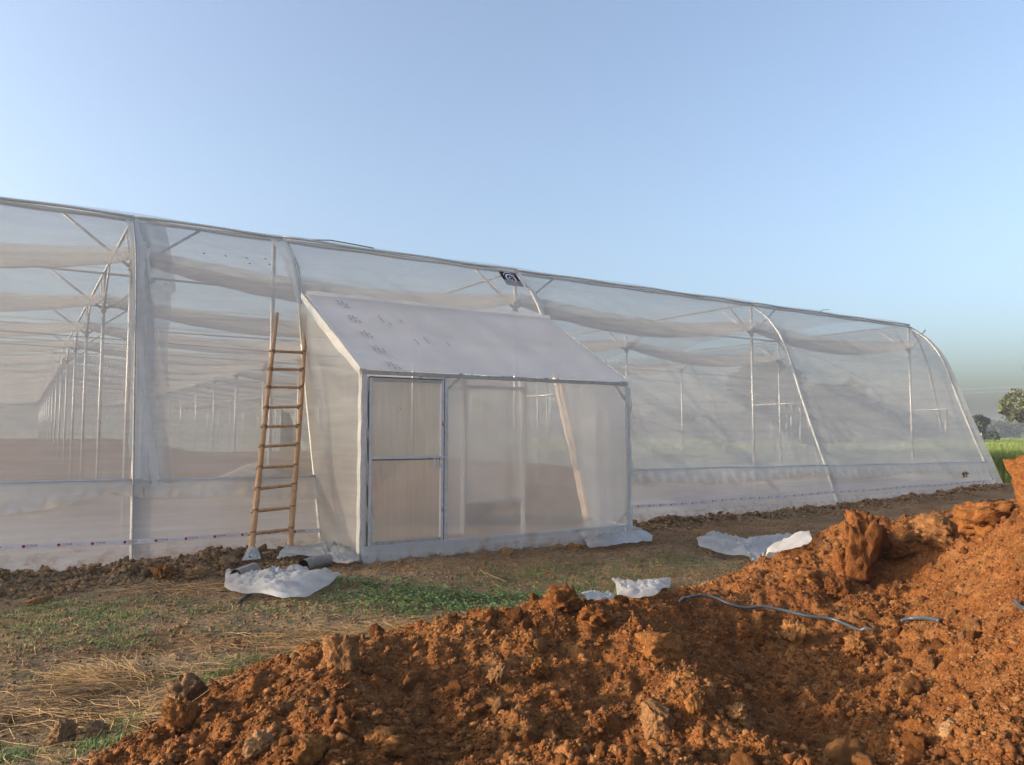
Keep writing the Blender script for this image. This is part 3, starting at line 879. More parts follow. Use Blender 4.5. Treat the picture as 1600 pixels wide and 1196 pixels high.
# door
door = pp('door', MB(), None); door.data = None if False else door.data
bpy.data.objects.remove(door)
door = new_obj('door', None, None, porch, label='ribbed translucent door leaf in a galvanised frame')
dl, dr, db, dt = -4.50, -3.47, .25, 2.31
vd = VF - .012
def dbox(name, lo, hi, m='metal'): return new_obj(name, MB().box(lo, hi).mesh(name, False), M[m], door)
dbox('door_stile', (dl, vd - .03, db), (dl + .035, vd + .01, dt)); dbox('door_stile', (dr - .035, vd - .03, db), (dr, vd + .01, dt))
dbox('door_rail', (dl + .036, vd - .028, dt - .035), (dr - .036, vd + .01, dt), 'metal_dull'); dbox('door_rail', (dl + .036, vd - .028, db), (dr - .036, vd + .01, db + .035), 'metal_dull')
dbox('door_rail', (dl + .036, vd - .033, 1.30), (dr - .036, vd + .01, 1.335))
dbox('door_gap_shade', (dl - .016, vd - .02, db), (dl - .002, vd + .008, dt), 'gap'); dbox('door_gap_shade', (dr + .002, vd - .02, db), (dr + .014, vd + .008, dt), 'gap'); dbox('door_gap_shade', (dl, vd - .02, dt + .002), (dr, vd + .008, dt + .016), 'gap'); dbox('door_gap_shade', (dl + .04, vd - .02, 1.285), (dr - .04, vd - .005, 1.2985), 'gap')  # dark strips painted as shade in the gaps round the leaf and under its rail
dbox('hem_strip', (dr - .050, vd - .036, db + .04), (dr - .037, vd - .0, dt - .04), 'tape')
for z0, z1 in ((db + .036, 1.298), (1.337, dt - .036)):
    mbp = MB(); P = []
    nn = 120
    for i in (0, 1):
        z = (z0, z1)[i]
        P.append([(dl + .037 + (dr - dl - .074) * j / nn, vd - .012 + (.0035 if j % 2 else 0), z) for j in range(nn + 1)])
    new_obj('ribbed_panel', mbp.grid(P).mesh('ribbed_panel', False), M['panel'], door)
# hand-size tie mark on the upper panel
new_obj('wire_tie', MB().tube([(-4.10 + .022 * math.cos(a), vd - .02, 1.92 + .035 * math.sin(a)) for a in np.linspace(0, 5.2, 12)], .004, 4).mesh('wire_tie'), M['metal_dull'], door)
lt = new_obj('latch', MB().box((-3.68, vd - .05, 1.305), (-3.42, vd - .035, 1.325)).box((-3.62, vd - .055, 1.16), (-3.60, vd - .04, 1.30)).box((-3.575, vd - .055, 1.18), (-3.56, vd - .04, 1.30)).box((-3.54, vd - .055, 1.18), (-3.49, vd - .04, 1.24)).mesh('latch', False), M['metal'], door)
for z in (.62, 1.72):
    new_obj('hinge', MB().tube([(dr - .01, vd - .036, z), (dr - .01, vd - .036, z + .06)], .010, 6).mesh('hinge'), M['metal_dull'], door)
# doorway frame in the wall line at the back of the porch
vb = .05
pp('inner_frame', sq((-2.42, vb - .02, .1), (-2.36, vb + .02, 2.5)), M['post'], smooth=False)
pp('inner_frame', sq((-1.32, vb - .02, .0), (-1.25, vb + .02, 2.5)), M['post'], smooth=False)
pp('inner_frame', sq((-2.359, vb - .02, 2.32), (-1.321, vb + .02, 2.37)), M['metal'], smooth=False)
pp('inner_frame', sq((-2.359, vb - .02, .55), (-1.321, vb + .02, .60)), M['post'], smooth=False)
P = [[(-2.36 + 1.04 * j / 6, vb, z) for j in range(7)] for z in (.6, 1.4, 2.32)]
pp('inner_film', MB().grid(P), M['film'])
for a_, b_ in ((-4.55, -2.42),):
    P = [[(a_ + (b_ - a_) * j / 8, vb + .0 , z) for j in range(9)] for z in (.1, 1.2, 2.45)]
    pp('inner_film', MB().grid(P), M['film'])

# soil bed seen through the inner doorway
def ico(sub):
    bm = bmesh.new(); bmesh.ops.create_icosphere(bm, subdivisions=sub, radius=1)
    v = np.array([tuple(x.co) for x in bm.verts]); bm.verts.index_update()
    f = np.array([[y.index for y in x.verts] for x in bm.faces]); bm.free(); return v, f
ICO = {k: ico(k) for k in (1, 2, 3, 4)}
ICO[0] = (np.array([(1,0,0),(-1,0,0),(0,1,0),(0,-1,0),(0,0,1),(0,0,-1)], float), np.array([(0,2,4),(2,1,4),(1,3,4),(3,0,4),(2,0,5),(1,2,5),(3,1,5),(0,3,5)]))
def n3d(p, s=0):
    i = np.floor(p); fr = p - i; fr = fr * fr * (3 - 2 * fr); r_ = 0
    for dz in (0, 1):
        for dy in (0, 1):
            for dx in (0, 1):
                w_ = (fr[:, 0] if dx else 1 - fr[:, 0]) * (fr[:, 1] if dy else 1 - fr[:, 1]) * (fr[:, 2] if dz else 1 - fr[:, 2])
                r_ = r_ + w_ * _hash(i[:, 0] + dx + 131 * (i[:, 2] + dz), i[:, 1] + dy, s)
    return r_ - .5
def n3(v, f, s):
    a = v * f
    return fbm(a[:, 0] + a[:, 2] * .71 + s, a[:, 1] - a[:, 2] * .53 + s * 1.7, 3, int(s) % 50) + fbm(a[:, 1] + 5 + s, a[:, 2] + a[:, 0] * .4, 3, int(s) % 37)
def clod_v(sub, seed, squash=.75, rough=.5, boxy=2.6, chips=6):
    v = ICO[sub][0].copy(); r = np.random.default_rng(seed)
    v /= (np.abs(v) ** boxy).sum(1)[:, None] ** (1 / boxy)
    d0 = v.copy(); o_ = r.random(3) * 40
    v *= (1 + 1.3 * rough * n3d(d0 * 1.1 + o_, seed))[:, None]
    for _ in range(chips):       # chipped flat faces
        nrm = r.normal(size=3); nrm /= np.linalg.norm(nrm); c = .45 + .35 * r.random()
        dd = v @ nrm; v -= np.outer(np.clip(dd - c, 0, None) * .85, nrm)
    lump = np.abs(n3d(d0 * 2.6 + o_, seed + 1)) * -1.1 * rough + .45 * rough * n3d(d0 * 5.5 + o_, seed + 2)
    if sub > 2: lump = lump + -.7 * rough * np.abs(n3d(d0 * 8 + o_, seed + 4)) + .45 * rough * n3d(d0 * 17 + o_, seed + 5)
    if sub > 3: lump = lump - .55 * rough * np.abs(n3d(d0 * 13 + o_, seed + 6)) + .3 * rough * n3d(d0 * 27 + o_, seed + 7)
    v *= (1 + lump)[:, None]
    v *= np.array([1, .7 + .5 * r.random(), squash * (.8 + .4 * r.random())])
    return v
def clod_mesh(name, sub, seed, m, **k):
    me = mesh_np(name, clod_v(sub, seed, **k), ICO[sub][1], sub > 2)
    me.materials.append(m); return me
bedm = []
v = ICO[4][0].copy(); v *= (1 + .4 * n3(v, 2.2, 4))[:, None]
bed = new_obj('soil_heap', mesh_np('soil_heap', v * np.array([1.3, .7, .5]), ICO[4][1], True), M['clod_orange'],
              label='orange soil heap inside the greenhouse seen blurred behind the porch film', cat='soil heap', loc=W(-2.0, 2.6, .35))

# ------------------------------------------------------------------ logo sign on the top pipe
sign = new_obj('logo_sign', MB().box((-.19, -.006, -.30), (.19, .006, 0)).mesh('logo_sign', False), M['black'], None,
               label='small black sign with white round emblem and pink foot hanging under the greenhouse ridge', cat='sign')
me = sign.data
for vtx in me.vertices: vtx.co.x += -vtx.co.z * .42 - 0
u_, z_ = on_v(783, 429, VP - .08)
sign.location = W(u_, VP - .29, z_ + .0); sign.rotation_euler = (R(-22), 0, ANG); sign.scale = (1, 1, .95)
def flat(name, pts, m, th=.0012, y=-.0085):
    mb = MB(); n_ = len(pts)
    mb.v = [Vector((p[0] - p[1] * .42, y, p[1])) for p in pts]; mb.f = [tuple(range(n_))]
    return new_obj(name, mb.mesh(name, False), m, sign)
def ring(name, cx, cz, r0, r1, a0, a1, m, y=-.0085, n=20):
    mb = MB()
    P = [[(cx + r * math.cos(a) - (cz + r * math.sin(a)) * .42, y, cz + r * .85 * math.sin(a)) for a in np.linspace(a0, a1, n)] for r in (r0, r1)]
    return new_obj(name, mb.grid(P).mesh(name, False), m, sign)
ring('emblem', 0, -.14, .085, .115, -2.2, 4.0, M['white']); ring('emblem', .0, -.13, .135, .15, .5, 2.7, M['white'])
ring('emblem', -.005, -.145, .03, .048, .8, 5.6, M['white'])
ring('emblem', .05, -.148, .016, .03, .0, 6.28, M['pink'])
flat('emblem_foot', [(-.07, -.262), (.10, -.262), (.10, -.292), (-.07, -.292)], M['pink'])

# ------------------------------------------------------------------ printed tape
def text_mesh(txt, size):
    cu = bpy.data.curves.new('t', 'FONT'); cu.body = txt; cu.size = size; cu.resolution_u = 1
    ob = bpy.data.objects.new('t', cu); COL.objects.link(ob)
    dg = bpy.context.evaluated_depsgraph_get(); dg.update()
    me = bpy.data.meshes.new_from_object(ob.evaluated_get(dg))
    bm = bmesh.new(); bm.from_mesh(me); bmesh.ops.triangulate(bm, faces=bm.faces[:])
    v = np.array([tuple(x.co) for x in bm.verts]); bm.verts.index_update(); f = [[q.index for q in x.verts] for x in bm.faces]
    bm.free(); bpy.data.objects.remove(ob); bpy.data.curves.remove(cu); bpy.data.meshes.remove(me)
    return v, np.array(f)
T1 = text_mesh('TUFLAR', .030); T2 = text_mesh('Poly Film', .011); T3 = text_mesh('www.tuflar.com', .012)
def tape(u0, u1, za, zb, lab, step=.34):
    root = new_obj('printed_tape', None, label=lab, cat='tape', loc=(O2[0], O2[1], 0), rot=(0, 0, ANG))
    def zc(u): 
        t = (u - u0) / (u1 - u0); return za + (zb - za) * t + .008 * math.sin(u * 2.1)
    def vv(z): return prof_v(z) - .075
    P = [[(u, vv(zc(u)) - .002, zc(u) - .028 + .056 * i / 2) for u in np.linspace(u0, u1, int((u1 - u0) * 8))] for i in range(3)]
    new_obj('tape_strip', MB().grid(P).mesh('tape_strip'), M['tape'], root)
    V = []; Fq = []; n0 = 0
    def put(Vt, Ft, uo, dz):
        nonlocal n0
        for q in Vt:
            u = uo + q[0]; V.append((u, vv(zc(u)) - .008, zc(u) + dz + q[1]))
        Fq.extend((Ft + n0).tolist()); n0 += len(Vt)
    cir = np.array([(0, 0)] + [(.017 * math.cos(a), .017 * math.sin(a)) for a in np.linspace(0, 2 * math.pi, 13)]); cf = np.array([(0, i, i + 1) for i in range(1, 13)])
    u = u0 + .05
    while u < u1 - .32:
        put(cir, cf, u, 0); put(T1[0], T1[1], u + .03, -.004); put(T2[0], T2[1], u + .035, -.019); put(T3[0], T3[1], u + .175, -.006)
        u += step
    new_obj('tape_print', mesh_np('tape_print', np.array(V), np.array(Fq)), M['red'], root)
tape(-12.5, -4.62, .40, .30, 'white tape with red print along the film wall left of the porch')
tape(.02, 13.86, .33, .38, 'white tape with red print along the film wall right of the porch', .27)

# ------------------------------------------------------------------ bamboo ladder
def P3(px, py, v):
    u, z = on_v(px, py, v); return W(u, v, z)
def bamboo(pts, r0, r1, node=.26, seed=0, name='rail'):
    rr = random.Random(seed); P = []; Rd = []
    a, b = Vector(pts[0]), Vector(pts[-1]); L = (b - a).length; n = max(8, int(L / .03))
    bow = [Vector((rr.uniform(-1, 1), rr.uniform(-1, 1), 0)) * .012 for _ in range(3)]
    nextn = node * .6; d0 = 0
    for i in range(n + 1):
        t = i / n; s = t * L
        p = a.lerp(b, t) + bow[0] * math.sin(math.pi * t) + bow[1] * math.sin(2 * math.pi * t) * .6 + bow[2] * math.sin(5 * t) * .4
        r = r0 + (r1 - r0) * t
        k = (s / node) % 1.0; k = min(k, 1 - k)
        r *= 1 + .16 * math.exp(-(k * node / .018) ** 2) + rr.uniform(-.02, .02)
        P.append(p); Rd.append(r)
    return MB().tube(P, Rd, 10)
lad = new_obj('bamboo_ladder', None, label='tall bamboo ladder with eleven rungs leaning on the film wall', cat='ladder', loc=(0, 0, 0))
LB, LT_ = P3(390, 880, -.75), P3(433, 490, 1.08)
RB, RT_ = P3(452, 870, -.70), P3(478, 490, 1.10)
lad.location = (LB + RB) / 2; lo = lad.location.copy()
new_obj('rail', bamboo([LB - lo, LT_ - lo], .041, .026, .27, 1).mesh('rail'), M['bamboo'], lad)
new_obj('rail', bamboo([RB - lo, RT_ - lo], .039, .025, .31, 2).mesh('rail'), M['bamboo'], lad)
def proj_y(p):
    q = cam.rotation_euler.to_matrix().transposed() @ (p - Vector((0, 0, EYE))); return CY - F * q.y / -q.z
def at_y(a, b, y):
    lo_, hi_ = 0.0, 1.0
    for _ in range(30):
        m_ = (lo_ + hi_) / 2
        if proj_y(a.lerp(b, m_)) > y: lo_ = m_
        else: hi_ = m_
    return a.lerp(b, lo_)
for k, (yl, yr) in enumerate(((549,551),(577,578),(605,606),(637,636),(667,666),(698,695),(731,728),(764,758),(799,793),(834,827),(868,860))):
    a = at_y(LB, LT_, yl); b = at_y(RB, RT_, yr); e = (b - a).normalized()
    new_obj('rung', bamboo([a - e * .05 - lo, b + e * .03 - lo], .019 + .003 * (k > 6), .019, .17, 10 + k).mesh('rung'), M['bamboo'], lad)
    for q in (a, b):
        new_obj('lashing', MB().tube([q - lo - Vector((0, 0, .03)) , q - lo + Vector((0, 0, .03))], .040 - .0009 * (11 - k), 8).mesh('lashing'), M['bamboo_old'], lad)

# ------------------------------------------------------------------ loose plastic sheets
def sheet(name, outline, label, hgt=.10, seed=0, m='sheet', lift=.02, cat='plastic sheet', rings=15, tex_f=5.0, zoff=0.0):
    pts = np.array([hit(*q)[:2] for q in outline]); c = pts.mean(0)
    k = 64; seg = np.linspace(0, len(pts), k, endpoint=False)
    B = np.array([pts[int(s)] * (1 - s % 1) + pts[(int(s) + 1) % len(pts)] * (s % 1) for s in seg])
    B = c + (B - c) * (1 + .10 * fbm(seg * .9, seg * 0 + seed, 3, seed))[:, None]
    V = []; 
    for i in range(rings + 1):
        t = i / rings; V.append(c + (B - c) * t * (1 + 0.0))
    V = np.array(V); X_ = V[..., 0]; Y_ = V[..., 1]
    r = np.linspace(0, 1, rings + 1)[:, None]
    def rdg(f_, sx, sy, sd_, p_=1.6):
        return (1 - 2 * np.abs(vnoise(X_ * f_ * sx + Y_ * f_ * .3 + .5 * vnoise(X_ * 3, Y_ * 3, sd_), Y_ * f_ * sy - X_ * f_ * .35, sd_) - .5)) ** p_
    cr = .5 * rdg(tex_f * .55, 1, 1.6, seed) + .28 * rdg(tex_f * 1.1, .8, 2.2, seed + 1, 3) + .13 * rdg(tex_f * 2.4, 1.4, .7, seed + 2, 3) + .06 * rdg(tex_f * 4.5, 1, 1.4, seed + 3, 2)
    Zg = H(X_, Y_, False) + .028
    Z_ = Zg + lift + zoff + hgt * cr * (.30 + .70 * (1 - r ** 4)) + .035 * (_hash(np.floor(X_ * 37), np.floor(Y_ * 41), seed) - .3) * (.35 + .65 * (1 - r ** 5))
    loc = Vector((c[0], c[1], float(Zg[0, 0])))
    VV = np.stack([X_ - loc.x, Y_ - loc.y, Z_ - loc.z], -1).reshape(-1, 3)
    idx = np.arange((rings + 1) * k).reshape(rings + 1, k); nx_ = np.roll(idx, -1, 1)
    q = np.stack([idx[1:-1], nx_[1:-1], nx_[2:], idx[2:]], -1).reshape(-1, 4)
    q0 = np.stack([idx[0], nx_[1], idx[1]], -1).reshape(-1, 3)
    return new_obj(name, mesh_np(name, VV, [q, q0], False), M[m], label=label, cat=cat, loc=loc)
sheet('plastic_sheet', [(352,900),(350,928),(372,936),(405,938),(440,947),(475,945),(500,932),(516,920),(537,905),(515,903),(490,906),(478,896),(465,898),(452,905),(425,904),(402,900),(385,905),(374,920),(362,922),(360,900)],
      'crumpled white plastic sheet lying on the ground in front of the ladder foot', .15, 2)
sheet('plastic_sheet', [(1088,848),(1093,862),(1128,874),(1170,876),(1215,878),(1250,868),(1268,850),(1246,841),(1215,846),(1190,846),(1165,854),(1135,846),(1110,838),(1098,846)],
      'long crumpled white sheet lying beside the right soil heap below the wall', .15, 5)
sheet('plastic_sheet', [(954,914),(962,922),(972,944),(1000,948),(1030,940),(1046,928),(1049,910),(1030,912),(1000,918),(975,916)],
      'white plastic scrap partly buried behind the middle soil heap', .10, 9)
sheet('plastic_sheet', [(908,938),(918,950),(940,950),(962,942),(950,938),(930,942)],
      'tiny white plastic scrap peeping over the crest of the middle heap', .05, 12)
sheet('plastic_sheet', [(905,838),(918,868),(955,862),(985,857),(1018,853),(1020,843),(1005,838),(988,828),(960,826),(930,830)],
      'white plastic bundle spilling from the right foot of the porch', .15, 14, zoff=.01)
sheet('plastic_sheet', [(436,873),(470,878),(500,880),(520,886),(545,891),(562,884),(560,870),(535,862),(508,860),(480,866),(455,866)],
      'greyish film draped over the ground at the left foot of the porch', .15, 17, m='film_flap')
sheet('plastic_sheet', [(376,884),(396,882),(408,880),(405,868),(398,864),(386,866)], 'small film scrap under the left foot of the ladder', .05, 20)
sheet('plastic_sheet', [(432,880),(450,879),(464,876),(456,862),(450,857),(442,866)], 'pointed film scrap under the right foot of the ladder', .08, 21)

# ------------------------------------------------------------------ pipes, stick, hose, strings
def tube_thing(name, pts, r, m, label, cat, n=12, hollow=False, inner=None):
    c = Vector(pts[0]); mb = MB().tube([Vector(p) - c for p in pts], r, n, cap=not hollow)
    root = new_obj(name, mb.mesh(name), m, label=label, cat=cat, loc=c)
    if hollow:
        rr_ = r if not hasattr(r, '__len__') else r[0]
        ib = MB().tube([Vector(p) - c for p in pts][::-1], [x * .82 for x in (r if hasattr(r, '__len__') else [r] * len(pts))][::-1], n, cap=False)
        new_obj('pipe_bore', ib.mesh('pipe_bore'), M['bore_shade'], root)  # inner wall coloured near black to paint the shade inside the pipe
    return root
def hp(px, py, dz=0.0):
    x, y, z = hit(px, py); return Vector((x, y, z + dz))
tube_thing('clay_pipe', [hp(474, 893, .06), hp(490, 888, .065), hp(514, 884, .07)], [.075, .07, .07], M['pipe'], 'broken grey clay pipe with open mouth beside the right ladder foot', 'pipe', 14, True)
tube_thing('clay_pipe', [hp(368, 908, .05), hp(398, 899, .06)], [.075, .08], M['pipe'], 'stubby soil-caked pipe behind the left end of the nearest plastic sheet', 'pipe', 12, True)
tube_thing('stick', [hp(371, 944, .01), hp(392, 932, .03)], .018, M['cane'], 'short dark stick under the left end of the ladder sheet', 'stick', 6)
tube_thing('stick', [hp(1112, 870, .02), hp(1134, 876, .02)], .015, M['cane'], 'short dark stick under the long sheet by the right heap', 'stick', 6)
def hose(pxs, r, m, label, cat, lift=.03, name='hose'):
    P = [hp(x, y, lift) for x, y in pxs]; Q = []
    for i in range(len(P) - 1):
        p0, p1, p2, p3 = P[max(i-1,0)], P[i], P[i+1], P[min(i+2, len(P)-1)]
        for k in range(6):
            t = k / 6
            q = .5 * ((2 * p1) + (p2 - p0) * t + (2 * p0 - 5 * p1 + 4 * p2 - p3) * t * t + (3 * p1 - p0 - 3 * p2 + p3) * t ** 3)
            q.z = max(q.z, H1(q.x, q.y) + r * .4); Q.append(q)
    Q.append(P[-1])
    return tube_thing(name, Q, r, m, label, cat, 8)
hose([(1062,946),(1074,940),(1095,937),(1118,941),(1140,950),(1165,956),(1195,955),(1225,960),(1260,969),(1300,974),(1325,984),(1345,992),(1366,993)], .012, M['cable'],
     'dark flexible hose snaking over the red soil right of centre', 'hose')
hose([(1408,977),(1425,973),(1445,973),(1468,977)], .015, M['cable'], 'short looped end of hose sticking out of the right heap', 'hose')
hose([(1588,947),(1593,955),(1604,960)], .015, M['cable'], 'bit of hose at the right picture edge on the heap', 'hose')
hose([(760,862),(757,880),(750,893),(765,901),(790,912)], .004, M['straw'], 'thin pale string curled on the grass before the porch', 'string', .02, 'string')

# ------------------------------------------------------------------ clods
def rand_rot(n):
    q = rng.normal(size=(n, 4)); q /= np.linalg.norm(q, axis=1)[:, None]
    w, x, y, z = q.T
    return np.stack([np.stack([1-2*(y*y+z*z), 2*(x*y-w*z), 2*(x*z+w*y)], -1), np.stack([2*(x*y+w*z), 1-2*(x*x+z*z), 2*(y*z-w*x)], -1), np.stack([2*(x*z-w*y), 2*(y*z+w*x), 1-2*(x*x+y*y)], -1)], 1)
def clod_stuff(name, X_, Y_, S, sub, m, label, smooth=False, sink=.25):
    var = [clod_v(sub, 300 + k) for k in range(12)]
    n_ = len(X_); vi = rng.integers(0, 12, n_)
    base = np.stack(var)[vi]; Rm = rand_rot(n_)
    Vv = np.einsum('nij,nkj->nki', Rm, base) * S[:, None, None]
    Vv[..., 2] *= .8
    Vv[..., 0] += X_[:, None]; Vv[..., 1] += Y_[:, None]; Vv[..., 2] += (H(X_, Y_) + S * sink)[:, None]
    f = ICO[sub][1]; Fc = (f[None] + (np.arange(n_) * len(base[0]))[:, None, None]).reshape(-1, 3)
    return new_obj(name, mesh_np(name, Vv.reshape(-1, 3), Fc, smooth), m, label=label, kind='stuff')
def sample_red(n_, ylo=2.6, yhi=9.2, pw=1.6):
    out = []
    while sum(len(o) for o in out) < n_:
        t = rng.random(n_ * 2); Yc = (ylo ** -pw + t * (yhi ** -pw - ylo ** -pw)) ** (-1 / pw)
        Xc = rng.uniform(-.78, .82, n_ * 2) * Yc
        rm = redmask(Xc, Yc, mound(Xc, Yc))
        cl = vnoise(Xc * 2.2, Yc * 2.2, 88)
        k = rng.random(n_ * 2) < rm * (.4 + .9 * cl)
        out.append(np.stack([Xc[k], Yc[k]], 1))
    return np.concatenate(out)[:n_]
q = sample_red(95000); S = .006 + .011 * rng.random(len(q)) ** 2; S *= np.clip(q[:, 1] / 4.2, .8, 1.7)
clod_stuff('soil_crumbs', q[:, 0], q[:, 1], S, 0, M['clod_red'], 'small red-brown crumbs of soil scattered over the heaps', sink=.1)
q = sample_red(13000, pw=1.2); S = .010 + .026 * rng.random(len(q)) ** 2.5
clod_stuff('soil_lumps', q[:, 0], q[:, 1], S, 2, M['clod_red'], 'fist-size red soil lumps covering the heaps', sink=.0)
# countable clods, one object each
cm_red = [clod_mesh('clod', 3, 500 + k, M['clod_red']) for k in range(10)]
cm_pale = [clod_mesh('clod', 3, 520 + k, M['clod_pale']) for k in range(4)]
q = sample_red(215, pw=.9); sizes = .032 + .055 * rng.random(len(q)) ** 2.2
for k in range(len(q)):
    s = float(sizes[k]); pale_ = random.random() < .06; me = random.choice(cm_pale) if pale_ else random.choice(cm_red)
    ax = q[k, 0] / q[k, 1]; place = 'left lobe of the front heap' if ax < -.12 else ('middle ridge of the front heap' if ax < .22 else 'slope of the right heap')
    look = ('pale tan' if pale_ else 'red-brown'); big = 'large' if s > .055 else 'fist-size'
    new_obj('soil_clod', me, None, label=f'{big} {look} clod lying loose on the {place}', cat='soil clod', group=f'loose {look} clods on the {place}',
            loc=(q[k, 0], q[k, 1], H1(q[k, 0], q[k, 1]) + s * .1), rot=(random.random() * 6, random.random() * 6, random.random() * 6)).scale = (s, s, s)
# berm clods at the foot of the wall
def uv_scatter(n_, u0, u1, v0, v1):
    u = rng.uniform(u0, u1, n_); v = v0 + (v1 - v0) * rng.beta(2, 2, n_)
    p = O2[None] + u[:, None] * D2 + v[:, None] * N2; return p
pb = uv_scatter(4200, -8.6, -4.9, -1.35, -.05)
S = .012 + .03 * rng.random(len(pb)) ** 2
clod_stuff('berm_lumps', pb[:, 0], pb[:, 1], S, 2, M['clod_brown'], 'grey-brown broken soil lumps heaped along the wall foot left of the ladder')
pb = uv_scatter(3600, .1, 14.5, -.85, -.02)
S = .015 + .04 * rng.random(len(pb)) ** 2
clod_stuff('berm_lumps', pb[:, 0], pb[:, 1], S, 2, M['clod_brown'], 'brown broken soil lumps heaped along the wall foot right of the porch')
pg = uv_scatter(30000, -9, 9, -6.2, -.3)
k = redmask(pg[:, 0], pg[:, 1], mound(pg[:, 0], pg[:, 1])) < .3; pg = pg[k]
S = .006 + .028 * rng.random(len(pg)) ** 4
clod_stuff('pebbles', pg[:, 0], pg[:, 1], S, 0, M['clod_brown'], 'small crumbs and pebbles strewn over the trampled ground')
cm_brn = [clod_mesh('clod', 3, 560 + k, M['clod_brown']) for k in range(6)]
pb = uv_scatter(48, -8.4, -4.9, -1.3, -.25)
for p in pb:
    s = random.uniform(.04, .085)
    new_obj('soil_clod', random.choice(cm_brn), None, label='grey-brown dry clod in the low bank at the wall foot left of the ladder', cat='soil clod', group='dry clods in the left bank',
            loc=(p[0], p[1], H1(p[0], p[1]) + s * .3), rot=(random.random() * 6, random.random() * 6, random.random() * 6)).scale = (s * 1.2, s, s * .8)

def block(px, py, w, h, label, seed, m, cat='soil block', ph=None, depth=.9, rough=.5, sink=.3, cyl=0.0, tilt=0.0):
    rough = max(rough, .42) * 1.25; sink = min(sink + .08, .42)
    """single named block: its foot stands at the picture point, w and h in metres"""
    x, y, z = hit(px, py)
    v = clod_v(4, seed, 1.0, rough * (.75 if cyl else .9), 6.0 if cyl else 3.2, 0 if cyl else 4)
    ext = v.max(0) - v.min(0); v = v / ext
    v = v * np.array([w, w * depth, h])
    me = mesh_np('soil_block', v, ICO[4][1], True); me.materials.append(m)
    return new_obj('soil_block', me, None, label=label, cat=cat, loc=(x, y, z + h * (.5 - sink)), rot=(0, R(tilt), random.uniform(-.3, .3)))
MR, MP, MBR, MO = M['clod_red'], M['clod_pale'], M['clod_brown'], M['clod_orange']
block(1342, 905, .36, .60, 'rough lower block of the soil peak on the crest of the right heap', 761, MR, sink=.12, rough=.36, depth=.9)
pk = block(1345, 880, .27, .42, 'upright rough red clod standing as the very peak of the right heap', 752, MR, sink=-.24, rough=.30, depth=.85)
block(1322, 900, .24, .34, 'crumbly red clod packed against the left side of the soil peak', 742, MR, sink=.2, rough=.5)
block(1306, 925, .22, .24, 'small red clod at the left foot of the soil peak', 743, MR, sink=.3, rough=.5)
block(1372, 868, .30, .42, 'squat red block leaning against the upright soil pillar', 702, MR, sink=.25)
block(1292, 1090, .27, .24, 'wedge-shaped brown clod lying in straw at the lower left', 703, MBR, sink=.1) if False else None
block(293, 1098, .25, .26, 'wedge-shaped brown clod lying in straw at the lower left', 703, MBR, sink=.15, rough=.3)
block(96, 1160, .15, .14, 'rounded brown clod near the lower left picture corner', 704, MBR, sink=.15)
block(152, 1150, .12, .10, 'smaller brown clod right of the rounded one at lower left', 705, MBR, sink=.15)
block(281, 1140, .17, .20, 'orange block at the left tip of the front heap', 706, MO, sink=.2)
block(530, 1040, .24, .28, 'tan block crowning the left lobe of the front heap', 707, MP, sink=.2, rough=.35)
block(403, 1172, .13, .13, 'round tan clod on the lower left slope of the front heap', 708, MP)
block(590, 1175, .20, .16, 'big orange clod at the bottom edge left of centre', 709, MO)
block(480, 1190, .17, .14, 'orange clod at the bottom edge under the left lobe', 710, MO)
block(780, 1055, .13, .12, 'pale lump in the middle of the front heap', 711, MP)
block(827, 1002, .11, .10, 'pale knob high on the front heap below its peak', 712, MP)
block(840, 1048, .13, .13, 'ragged orange lump right of the pale middle lump', 713, MO)
block(885, 945, .30, .22, 'dark crumbly red knob forming the peak of the front heap', 714, MR, sink=.35)
block(925, 965, .26, .16, 'broad red knob just right of the front heap peak', 722, MR, sink=.4)
block(760, 975, .24, .16, 'orange lump on the crest left of the front heap peak', 723, MO, sink=.4)
block(1025, 1150, .18, .21, 'pale angular slab on the right slope of the front heap', 715, MP, rough=.3, sink=.2)
block(1085, 1110, .10, .18, 'narrow ribbed orange slab on the right slope above the pale slab', 716, MO, rough=.3)
block(1035, 1020, .30, .20, 'smooth orange hump on the ridge right of centre', 717, MO, sink=.4, rough=.3)
block(1155, 1120, .13, .13, 'tan clod on the dark hollow edge near the bottom', 718, MP)
block(1240, 1000, .20, .24, 'orange block under the hose beside the dark hole', 719, MO, sink=.3)
block(1170, 1000, .26, .22, 'broad orange block under the hose left of the dark hole', 724, MO, sink=.3)
block(1338, 1015, .17, .18, 'orange block just below the end of the hose', 720, MO)
block(1486, 1146, .11, .09, 'smooth tan clod low on the right heap', 721, MP)
block(1398, 865, .30, .16, 'flat cracked block below the soil pillar', 725, MR, sink=.3)
block(1255, 905, .34, .18, 'overhanging orange slab on the left flank of the right heap', 726, MO, sink=.35)
block(1470, 835, .55, .34, 'large red block on the crest right of the pillar', 727, MR, sink=.4)
block(1540, 815, .60, .36, 'wide broken red block near the top of the right heap', 728, MO, sink=.4)
block(795, 868, .20, .14, 'tan stone on the grass in front of the porch skirt', 729, MP, 'stone', sink=.2)
block(895, 858, .26, .12, 'orange stone at the porch foot beside the white bundle', 730, MO, 'stone', sink=.2)
block(872, 858, .16, .10, 'grey stone next to the orange one at the porch foot', 731, MBR, 'stone', sink=.2)
block(62, 943, .26, .10, 'flat tan stone at the front of the left bank', 732, MP, 'stone', sink=.2)
block(305, 905, .26, .20, 'tan clod on the bank behind the straw left of the ladder', 733, MP, sink=.2)
block(255, 905, .38, .26, 'bright orange-red clod cluster on the bank left of the ladder', 734, MO, sink=.2, rough=.8)
block(358, 885, .26, .18, 'grey-brown rock at the left ladder foot', 735, MBR, 'stone', sink=.2)
